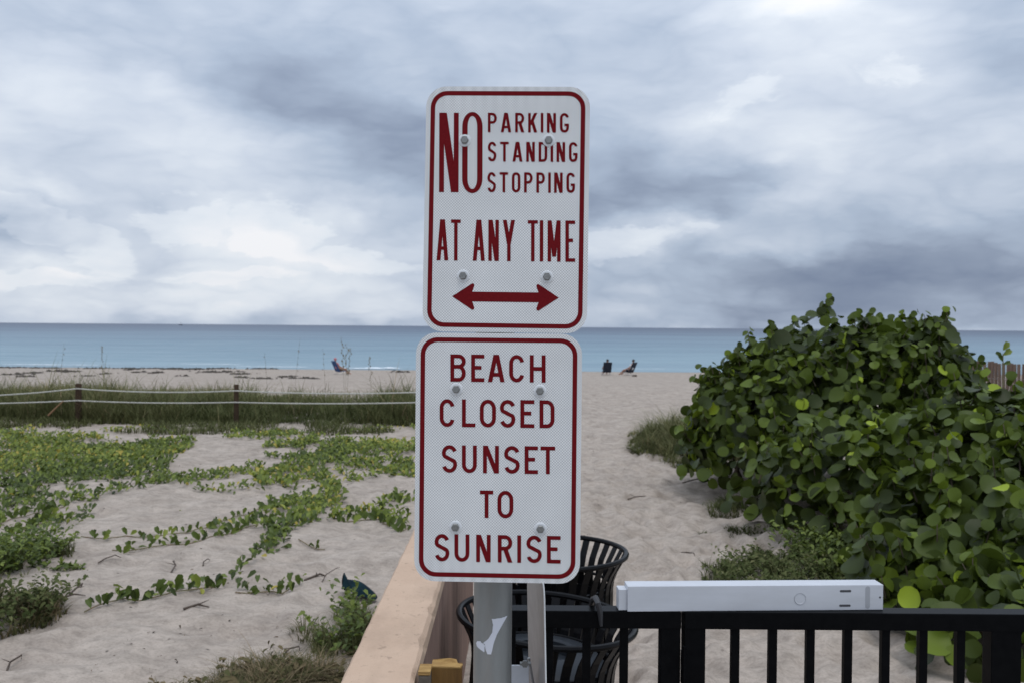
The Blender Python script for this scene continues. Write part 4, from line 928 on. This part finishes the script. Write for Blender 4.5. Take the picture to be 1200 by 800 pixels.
ELL = [  # centre, radii : the mounds that make up the hedge
    ((4.25, 11.6, .52), (1.68, 2.0, 1.58)), ((3.35, 11.9, .50), (1.15, 1.6, 1.24)), ((4.72, 11.3, .60), (.92, 1.6, 1.40)), ((2.85, 12.0, .3), (.66, 1.0, .72)),
    ((3.55, 9.6, .25), (1.15, 1.5, .95)), ((4.5, 8.6, .35), (1.35, 1.6, 1.12)), ((6.5, 10.8, .12), (1.5, 2.2, 1.0)), ((3.15, 5.65, -.02), (.74, .55, .50)), ((3.75, 7.2, .05), (1.1, 1.2, .95)), ((3.05, 6.5, -.05), (.62, .75, .66)), ((4.7, 6.4, .0), (1.2, 1.2, .9)), ((6.6, 8.0, .1), (1.6, 2.0, 1.1))]
SHOOTS = []
def grape():
    rg_ = np.random.default_rng(77); Ps, Ns, Ss, Tn = [], [], [], []
    for ei, (c, r) in enumerate(ELL):
        c = np.array(c); r = np.array(r); area = (r[0] * r[1] + r[0] * r[2] + r[1] * r[2]) * 2.2; n = int(area * 150)
        d = rg_.normal(0, 1, (n, 3)); d /= np.linalg.norm(d, axis=1, keepdims=True); d[:, 2] = np.where(d[:, 2] < -.25, -d[:, 2], d[:, 2])
        lump = vn(d[:, 0] * 2.3 + ei, d[:, 1] * 2.3 + d[:, 2] * 2.9, 1, ei) * .30 + vn(d[:, 0] * 6 + ei, d[:, 1] * 6 + d[:, 2] * 6, 1, ei + 3) * .15
        dep = rg_.random(n) ** 1.8 * .42; fac = 1 + lump - dep; p = c + d * r * fac[:, None]
        k = p[:, 2] > .04
        for ej, (c2, r2) in enumerate(ELL):
            if ej != ei: k &= np.sum(((p - np.array(c2)) / np.array(r2)) ** 2, 1) > .58
        p, d, dep = p[k], d[k], dep[k]; nn = d / r; nn /= np.linalg.norm(nn, axis=1, keepdims=True)
        Ps.append(p); Ns.append(nn * .9 + np.array([0, -.30, .12]) + rg_.normal(0, .62, p.shape)); n = len(p)
        s_ = np.clip(rg_.normal(.074, .017, n), .04, .11); Ss.append(s_)
        Tn.append(np.clip(rg_.beta(2.0, 3.0, n) * .70 * (1 - 0 * dep) + (rg_.random(n) < .10) * rg_.random(n) * .7 + np.where(dep < .12, .04, 0), 0, .95))
        # leafy shoots that stick out of the outline
        for _ in range(int(area * 7)):
            i = rg_.integers(n)
            if dep[i] > .12 or nn[i, 2] < .1: continue
            q = p[i].copy(); up_ = np.array([nn[i, 0] * .5, nn[i, 1] * .5, 1.0]) + rg_.normal(0, .25, 3); up_ /= np.linalg.norm(up_); L = .10 + .20 * rg_.random(); m_ = 3 + int(L * 12); SHOOTS.append((q - up_ * .15, q + up_ * L))
            for j in range(m_):
                t = j / (m_ - 1); a = j * 2.4 + rg_.random(); out = np.array([math.cos(a), math.sin(a), .35]); Ps.append((q + up_ * L * t + out * .045)[None]); Ns.append((out * .9 + np.array([0, 0, .3]) + rg_.normal(0, .3, 3))[None])
                Ss.append(np.array([(.078 - .035 * t) * (.8 + .4 * rg_.random())])); Tn.append(np.array([np.clip(.18 + .4 * t * rg_.random() + .15 * rg_.random(), 0, .8)]))
    p = np.concatenate(Ps); n_ = np.concatenate(Ns); s_ = np.concatenate(Ss); t = np.concatenate(Tn); k = rg_.random(len(t)) < .0007; t[k] = 1.0
    return p, n_, s_, t
gp_, gn_, gs_, gt_ = grape(); ng = len(gp_)
upv = np.random.default_rng(4).normal(0, 1, (ng, 3)) + np.array([0, 0, -.9])
V, Fc, T = leaf_cloud(gp_, gn_, upv, gs_, gt_, DT, DF)
sg = thing('sea_grape_bush', 'large rounded sea grape bush with big round leaves right of the path', 'bush', (4.4, 9.5, 0)); off = np.array([4.4, 9.5, 0])
# the leaves that show largest become parts of their own
bvh = BVHTree.FromPolygons(V.tolist(), Fc.tolist()); m = len(DT); nf = len(DF)
dist = np.linalg.norm(gp_ - np.array(EYE), axis=1); score = gs_ / dist; order = np.argsort(-score); pick = []
for i in order:
    p = Vector(gp_[i]); dd = p - EYE; q = CR.transposed() @ dd; x_, y_ = 600 + F * q.x / -q.z, 400 - F * q.y / -q.z
    if not (5 < x_ < 1195 and 340 < y_ < 702) or (y_ > 670 and x_ < 1040): continue
    hit = bvh.ray_cast(EYE, dd.normalized())
    if hit[2] is not None and hit[2] // nf == i: pick.append(i)
    if len(pick) == 300: break
pk = np.zeros(ng, bool); pk[pick] = True
keepV = ~np.repeat(pk, m); V4 = V - off; rest = ~pk
Vr, Fr, Tr = leaf_cloud(gp_[rest] - off, gn_[rest], upv[rest], gs_[rest], gt_[rest], DT, DF)
link(bpy.data.objects.new('foliage', np_mesh('foliage', Vr, Fr, M_grape, {'tone': Tr})), sg, kind='stuff')
V3 = V.reshape(ng, m, 3)
for i in pick:
    me = np_mesh('leaf', V3[i] - gp_[i], DF, M_grape, {'tone': np.full(m, gt_[i])}, smooth=True)
    l = bpy.data.objects.new('leaf', me); l.location = Vector(gp_[i] - off); link(l, sg)
rr = random.Random(5)
for k in range(60):
    c, r = ELL[rr.randrange(len(ELL))]; a = rr.uniform(0, 2 * math.pi); e = rr.uniform(.2, 1.2); tip = Vector((c[0] + r[0] * .85 * math.cos(a) * math.cos(e), c[1] + r[1] * .85 * math.sin(a) * math.cos(e), max(.1, c[2] + r[2] * .85 * math.sin(e))))
    base = Vector((c[0] + rr.uniform(-.3, .3), c[1] + rr.uniform(-.3, .3), -.05)); mid = base.lerp(tip, .5) + Vector((rr.uniform(-.15, .15), rr.uniform(-.15, .15), .12))
    MB().tube([p - Vector(off) for p in (base, base.lerp(mid, .5), mid, mid.lerp(tip, .55), tip)], [.030, .024, .018, .012, .006], 6).obj('branch', M_bark, sg)
mb = MB()
for a_, b_ in SHOOTS: mb.tube([Vector(a_ - off), Vector(b_ - off)], [.007, .003], 4)
mb.obj('twigs', M_bark, sg, kind='stuff')
# a bare-leaved young shoot rising behind the hedge on the right
q = P(1175, 440, 9.5); o = thing('sapling', 'small upright sapling shoot with narrow leaves at the right edge', 'sapling', (q.x, q.y, .6))
zt = P(1175, 414, 9.5).z - .6; MB().tube([(0, 0, 0), (.01, 0, zt * .5), (0, 0, zt)], [.01, .008, .004], 6).obj('stem', M_vstem, o)
for k, (dx, dz, s_, tn) in enumerate(((-.085, -.02, .10, 1), (.07, .0, .10, 4), (-.04, -.06, .09, 1), (.08, -.09, .08, 2), (.03, .05, .10, 4))):
    up_ = Vector((dx, -.02, .06 + dz * .3)).normalized(); nn = Vector((0, -1, .3)); nn = (nn - up_ * nn.dot(up_)).normalized(); M_ = Matrix((up_.cross(nn), up_, nn)).transposed().to_4x4()
    l = bpy.data.objects.new('leaf', LEAFM[tn]); l.matrix_local = Matrix.Translation((0, 0, zt + dz - .02)) @ M_ @ Matrix.Scale(s_, 4); link(l, o)

# ------------------------------------------------------------------ rope fence
M_post = mat('weathered_post', (.075, .050, .033), .9, spec=.1, var=(.045, .03, .02), vscale=9, stretch=(1, 1, .2), bump=.4, bscale=30)
M_rope = mat('white_rope', (.60, .58, .53), .8, var=(.48, .46, .40), vscale=60)
fd = 18.7
rf = thing('rope_fence', 'wooden post fence with two sagging white ropes before the dune grass', 'fence', (-5.5, fd, 0))
tops = [(-95, 448, 464, 473), (92, 449, 454.6, 468.6), (277, 450, 457.2, 470.6), (532, 451, 457.2, 469.6)]
pw = []
for i, (px, pt, r1, r2) in enumerate(tops):
    t_ = P(px, pt, fd); wd = .062 if i != 2 else .05; zg = hz(t_.x, fd) - .15
    MB().lathe([(wd, zg), (wd * 1.02, (zg + t_.z) / 2), (wd * .97, t_.z - .02), (wd * .8, t_.z), (.0001, t_.z + .004)], 12, (t_.x + 5.5, 0, 0)).obj('post', M_post, rf, smooth=True)
    pw.append((t_.x + 5.5, P(px, r1, fd).z, P(px, r2, fd).z))
for which, sag in ((1, (.055, .05, .055)), (2, (.02, .03, .035))):
    pts = []
    for i in range(len(pw) - 1):
        for k in range(12):
            t = k / 12; pts.append((pw[i][0] + (pw[i + 1][0] - pw[i][0]) * t, -.066, pw[i][which] + (pw[i + 1][which] - pw[i][which]) * t - sag[i] * 4 * t * (1 - t)))
    pts.append((pw[-1][0], -.066, pw[-1][which])); MB().tube(pts, .0125, 6).obj('rope', M_rope, rf, smooth=True)
q = P(66, 477, 18.5); o = MB().tube([(-.16, 0, -.16), (0, 0, 0), (.14, 0, .13)], [.02, .016, .010], 6).obj('dead_branch', mat('dry_frond', (.30, .17, .09), .9), None, label='reddish brown dead branch leaning below the rope left of a post', cat='branch'); o.location = q

# slatted sand fence behind the hedge
M_slat = mat('sand_fence_slat', (.20, .135, .10), .9, var=(.12, .085, .065), vscale=3, bump=.2)
f0, f1 = P(1128, 422, 24), P(1330, 434, 22)
o = thing('sand_fence', 'brown slatted sand fence just visible beyond the hedge at right', 'fence', (f0.x, f0.y, 0)); L = (f1 - f0); L.z = 0; nsl = int(L.length / .085)
me = MB().box((0, 0, 0), (.082, .012, 1.25), bev=.002).mesh('slat', M_slat); rr = random.Random(2)
for k in range(nsl):
    s_ = bpy.data.objects.new('slat', me); q = L * (k / nsl); zt = f0.z + (f1.z - f0.z) * k / nsl
    s_.location = (q.x, q.y, zt - .625 + rr.uniform(-.025, .025)); s_.rotation_euler = (0, rr.uniform(-.03, .03), L.to_2d().angle_signed(Vector((1, 0))) * 1 if False else 0); link(s_, o)
for zz in (.25, .8): MB().tube([(0, -.012, zz), (L.x, L.y - .012, zz)], .006, 5).obj('wire', M_bolt, o)

# ------------------------------------------------------------------ teal rag, twigs and litter on the sand
M_rag = mat('teal_cloth', (.012, .036, .042), .85, spec=.1, var=(.006, .014, .024), vscale=12, bump=.4, bscale=30, bdist=.01)
c0 = G(421, 692); z0 = hz(c0.x, c0.y); prof = [(-.125, .02, .17), (-.10, .035, .20), (-.05, .03, .145), (.0, .03, .115), (.05, .028, .09), (.095, .03, .06), (.125, .02, .02)]
mb = MB(); nn_ = 9; vs = []
for i, (x, hw_, zt) in enumerate(prof):
    for k in range(nn_):
        t = k / (nn_ - 1); yy = -.10 + .20 * t; zz = zt * math.sin(math.pi * (.15 + .8 * t)) * (1 + .25 * math.sin(5 * t + i * 1.7)) - .01; vs.append((x + .02 * math.sin(6 * t + i), yy, max(zz, -.01)))
mb.add(vs, [(i * nn_ + k, i * nn_ + k + 1, (i + 1) * nn_ + k + 1, (i + 1) * nn_ + k) for i in range(len(prof) - 1) for k in range(nn_ - 1)])
o = mb.obj('cloth', M_rag, None, smooth=True, label='crumpled dark teal rag lying on sand beside the wall', cat='rag'); o.location = (c0.x, c0.y, z0)
md = o.modifiers.new('thickness', 'SOLIDIFY'); md.thickness = .004; md2 = o.modifiers.new('smooth', 'SUBSURF'); md2.levels = md2.render_levels = 2
M_twig = mat('driftwood', (.11, .08, .06), .9, var=(.06, .045, .035), vscale=30)
M_weed = mat('seaweed', (.035, .028, .020), .8, var=(.05, .035, .022), vscale=5)
TW = [((357, 676), (382, 668), .011, 'short thick twig lying on sand left of the teal rag'), ((375, 680), (398, 662), .004, 'thin bent twig crossing sand beside the short thick twig'), ((215, 716), (245, 713), .010, 'dark crooked twig lying on the bare foreground sand'), ((115, 665), (142, 660), .006, 'grey twig below the long vine runners'),
      ((60, 708), (100, 703), .008, 'long twig in front of the lower left shrub'), ((82, 702), (95, 692), .009, 'dry vine stub beside the long twig'), ((200, 672), (205, 660), .007, 'stubby root poking out of sand between runners'), ((238, 665), (246, 656), .006, 'small forked root below the main vine'),
      ((735, 577), (765, 577), .008, 'curved stick half buried in the middle of the path'), ((797, 540), (815, 548), .010, 'crooked stick at the mouth of the grass tuft'), ((800, 560), (835, 557), .009, 'dark root at the sea grape foot'), ((799, 632), (815, 643), .008, 'bent twig on the path near the olive weeds'),
      ((1012, 720), (1030, 716), .005, 'twig seen between the railing pickets'), ((335, 755), (352, 752), .006, 'fine twig above the brown tussock'), ((8, 775), (25, 768), .007, 'dark twig near the bottom left corner')]
for i, (a, b_, r_, lab) in enumerate(TW):
    p, q = G(*a), G(*b_); p.z = hz(p.x, p.y); q.z = hz(q.x, q.y); rr = random.Random(i); m1 = p.lerp(q, .4) + Vector((rr.uniform(-.03, .03), rr.uniform(-.04, .04), .02)); m2 = p.lerp(q, .75) + Vector((rr.uniform(-.02, .02), rr.uniform(-.04, .04), .03))
    mb = MB().tube([v - p for v in (p, m1, m2, q)], [r_, r_ * .9, r_ * .8, r_ * .4], 6); mb.tube([m1 - p, m1 - p + Vector((rr.uniform(-.09, .09), rr.uniform(-.04, .04), rr.uniform(.0, .035)))], [r_ * .5, r_ * .2], 5)
    o = mb.obj('twig', M_twig, None, smooth=True, label=lab, cat='twig', group='twigs scattered on the sand'); o.location = p + Vector((0, 0, .006))
# crumbs of dead leaf and weed too many to count
rg_ = np.random.default_rng(99); n = 5200; y = 5 + 15 * rg_.random(n) ** 1.1; x = np.where(rg_.random(n) < .72, -.5 - rg_.random(n) * .6 * y, (.0 + .26 * rg_.random(n)) * y)
k = (vn(x, y, 1.1, 71) + .6 * vn(x, y, 3.3, 72)) > .08; x, y = x[k], y[k]; n = len(x)
V, Fc, T = leaf_cloud(np.stack([x, y, hzv(x, y) + .006], -1), rg_.normal(0, .5, (n, 3)) + np.array([0, 0, 1]), rg_.normal(0, 1, (n, 3)), .008 + .026 * rg_.random(n) ** 3, rg_.random(n), VT * np.array([.7, 1, .8]), VF)
link(bpy.data.objects.new('leaf_litter', np_mesh('leaf_litter', V, Fc, mat('leaf_litter', (.1, .07, .05), .9, attr='tone', ramp_=[(0, (.04, .03, .02)), (.6, (.10, .07, .045)), (1, (.22, .15, .09))]), {'tone': T})), kind='stuff', label='crumbs of dead leaf scattered over the sand', cat='litter')
# seaweed wrack along the tide line
rg_ = random.Random(31); mb = MB()
WR = [(0, 437.5, 60), (15, 445, 20), (35, 442, 22), (55, 437.5, 40), (70, 440, 26), (82, 440.5, 20), (110, 437, 30), (150, 436.8, 34), (154, 438.5, 16), (160, 440.5, 16), (182, 441, 12), (205, 438, 30), (232, 438.2, 45), (255, 437.2, 40), (257, 440, 50), (285, 441.5, 30), (305, 437, 22), (318, 435.8, 14), (283, 446, 14), (305, 447.5, 20), (313, 449, 14), (335, 444.5, 22), (343, 447, 14), (358, 446, 12), (370, 447.5, 10), (190, 436.5, 60), (470, 439, 20), (100, 446, 10), (30, 449, 14), (215, 444, 14), (125, 442, 12)]
for px, py, wpx_ in WR:
    D = 73.5 - (py - 436) * 1.9; x0 = (px - 600) / F * D; hwid = wpx_ / F * D / 2
    for k in range(int(wpx_ * 1.6)):
        x = x0 + rg_.gauss(0, .5) * hwid; y = D + rg_.gauss(0, .5); z = hz(x, y) - .02; s_ = rg_.uniform(.06, .22) ; hh = rg_.uniform(.04, .15)
        ps = [(x + s_ * math.cos(a) * rg_.uniform(.7, 1.4), y + s_ * math.sin(a), z + (hh * .4 if k % 2 else 0)) for a in (0, 1.2, 2.5, 3.8, 5.1)]
        mb.add(ps + [(x, y, z + hh)], [(i, (i + 1) % 5, 5) for i in range(5)])
mb.obj('seaweed_wrack', M_weed, None, kind='stuff', label='dark seaweed wrack in broken lines along the tide edge', cat='seaweed')

# ------------------------------------------------------------------ bathers on the beach
M_skin = mat('skin', (.42, .22, .15), .6); M_navy = mat('navy_fabric', (.010, .016, .032), .8); M_blue = mat('blue_fabric', (.025, .07, .19), .8); M_pink = mat('pink_cloth', (.50, .18, .20), .8)
M_whitec = mat('white_shirt', (.7, .72, .75), .8); M_hair = mat('dark_hair', (.03, .02, .015), .8); M_tan = mat('tan_shorts', (.30, .20, .11), .8)
def skin(name, nodes, edges, m, parent):
    me = bpy.data.meshes.new(name); me.from_pydata([n_[0] for n_ in nodes], edges, []); o = bpy.data.objects.new(name, me); me.materials.append(m); link(o, parent)
    md = o.modifiers.new('skin', 'SKIN')
    for i, n_ in enumerate(nodes): me.skin_vertices[0].data[i].radius = (n_[1], n_[2] if len(n_) > 2 else n_[1])
    me.skin_vertices[0].data[0].use_root = True
    s_ = o.modifiers.new('sub', 'SUBSURF'); s_.levels = s_.render_levels = 2; return o
def beach_chair(loc, rz, label, m):
    o = thing('beach_chair', label, 'chair', loc, (0, 0, rz), 'low folding beach chairs')
    # sits facing +x
    MB().box((.05, 0, .24), (.50, .52, .025), Matrix.Rotation(R(-8), 3, 'Y'), bev=.005).obj('seat', m, o)
    MB().box((-.36, 0, .60), (.04, .60, .84), Matrix.Rotation(R(-24), 3, 'Y'), bev=.008).obj('backrest', m, o)
    for sgn in (-1, 1):
        y = sgn * .28
        MB().tube([(-.30, y, 0.0), (.28, y, .26), (.32, y, .0)], .012, 6).obj('leg', M_alu, o)
        MB().tube([(-.20, y, .22), (-.47, y, .88)], .012, 6).obj('frame', M_alu, o); MB().box((.0, y, .43), (.42, .05, .02), bev=.004).obj('armrest', M_dark, o)
    return o
def sitter(loc, rz, label, shirt, shorts, hat=None):
    o = thing('person', label, 'person', loc, (0, 0, rz))
    N_ = [((-.14, 0, .36), .13, .15), ((-.24, 0, .58), .11, .15), ((-.33, 0, .80), .10, .17), ((-.37, 0, .90), .05, .055), ((-.37, 0, 1.0), .075, .07), ((-.375, 0, 1.09), .095, .08), ((-.375, 0, 1.16), .06, .055)]
    E_ = [(i, i + 1) for i in range(6)]
    for sgn in (-1, 1):
        b_ = len(N_); N_ += [((.02, sgn * .10, .34), .085), ((.30, sgn * .13, .42), .062), ((.50, sgn * .13, .20), .05), ((.66, sgn * .13, .04), .035), ((.76, sgn * .14, .06), .03)]; E_ += [(0, b_)] + [(b_ + i, b_ + i + 1) for i in range(4)]
        b_ = len(N_); N_ += [((-.30, sgn * .20, .80), .055), ((-.22, sgn * .28, .60), .042), ((.02, sgn * .28, .48), .034), ((.12, sgn * .27, .47), .03)]; E_ += [(2, b_)] + [(b_ + i, b_ + i + 1) for i in range(3)]
    skin('body', N_, E_, M_skin, o)
    skin('shirt', [((-.14, 0, .40), .145, .165), ((-.24, 0, .58), .128, .168), ((-.32, 0, .78), .118, .18), ((-.30, .20, .79), .068), ((-.25, .25, .66), .055), ((-.30, -.20, .79), .068), ((-.25, -.25, .66), .055)], [(0, 1), (1, 2), (2, 3), (3, 4), (2, 5), (5, 6)], shirt, o)
    skin('shorts', [((-.14, 0, .35), .14, .165), ((.03, .10, .345), .098), ((.18, .12, .39), .088), ((.03, -.10, .345), .098), ((.18, -.12, .39), .088)], [(0, 1), (1, 2), (0, 3), (3, 4)], shorts, o)
    MB().lathe([(.09, 1.06), (.10, 1.12), (.085, 1.18), (.04, 1.215), (.001, 1.22)], 14, (-.385, 0, .0)).obj('cap' if hat else 'hair', hat or M_hair, o, smooth=True)
    if hat: MB().box((-.27, 0, 1.10), (.12, .14, .012), bev=.004).obj('cap_peak', hat, o)
    return o
def spot(px, D): x = (px - 600) / F * D; return Vector((x, D, hz(x, D)))
s1 = spot(399, 63); beach_chair(s1, R(38), 'blue low beach chair on the left beach with a person reclining', M_blue); sitter(s1, R(38), 'person in pink top and cap reclining in the blue beach chair', M_pink, M_tan, M_pink)
s2 = spot(711, 66); beach_chair(s2, R(95), 'navy beach chair seen from behind, left of the pair on the beach', M_navy); sitter(s2, R(95), 'person mostly hidden behind the back of the left navy chair', M_navy, M_navy)
s3 = spot(737, 66); beach_chair(s3, R(142), 'navy beach chair turned sideways, right of the pair on the beach', M_navy); sitter(s3, R(142), 'person in white shirt and dark shorts stretched out in the right chair', M_whitec, M_navy)
q = spot(744, 64); o = MB().box((0, 0, .05), (.34, .2, .10), bev=.04).box((.05, 0, .10), (.14, .12, .05), bev=.02).obj('sandals', M_twig, None, label='brown bag lying on sand behind the right beach chair', cat='bag'); o.name = 'beach_bag'; o.location = q
for o_ in C.objects:
    if o_.get('category') in ('chair', 'person') and o_.parent is None: o_.scale = (1, 1, .92)
# a far sailing boat on the horizon
q = Vector(((212 - 600) / F * 2600, 2600, SEA)); o = thing('sailing_boat', 'tiny dark boat on the horizon at far left', 'boat', q)
MB().add([(-5, 0, 1.6), (5.5, 0, 1.9), (3.8, 1.4, 1.8), (-5, 1.4, 1.6), (3.8, -1.4, 1.8), (-5, -1.4, 1.6), (-4.2, 0, -.3), (3, 0, -.3)], [(0, 3, 2, 1, 4, 5), (3, 0, 6), (3, 6, 7, 2), (2, 7, 1), (5, 6, 0), (5, 4, 7, 6), (4, 1, 7)]).obj('hull', M_navy, o)
MB().tube([(0, 0, 1.5), (0, 0, 11)], .12, 6).obj('mast', M_alu, o); MB().add([(-.1, .05, 2.4), (-3.6, .1, 2.4), (-.1, .05, 8.5), (-.1, -.05, 2.4)], [(0, 1, 2), (3, 2, 1)]).obj('sail', M_whitec, o)
print('leaves', ng, 'tris grass', len(T))
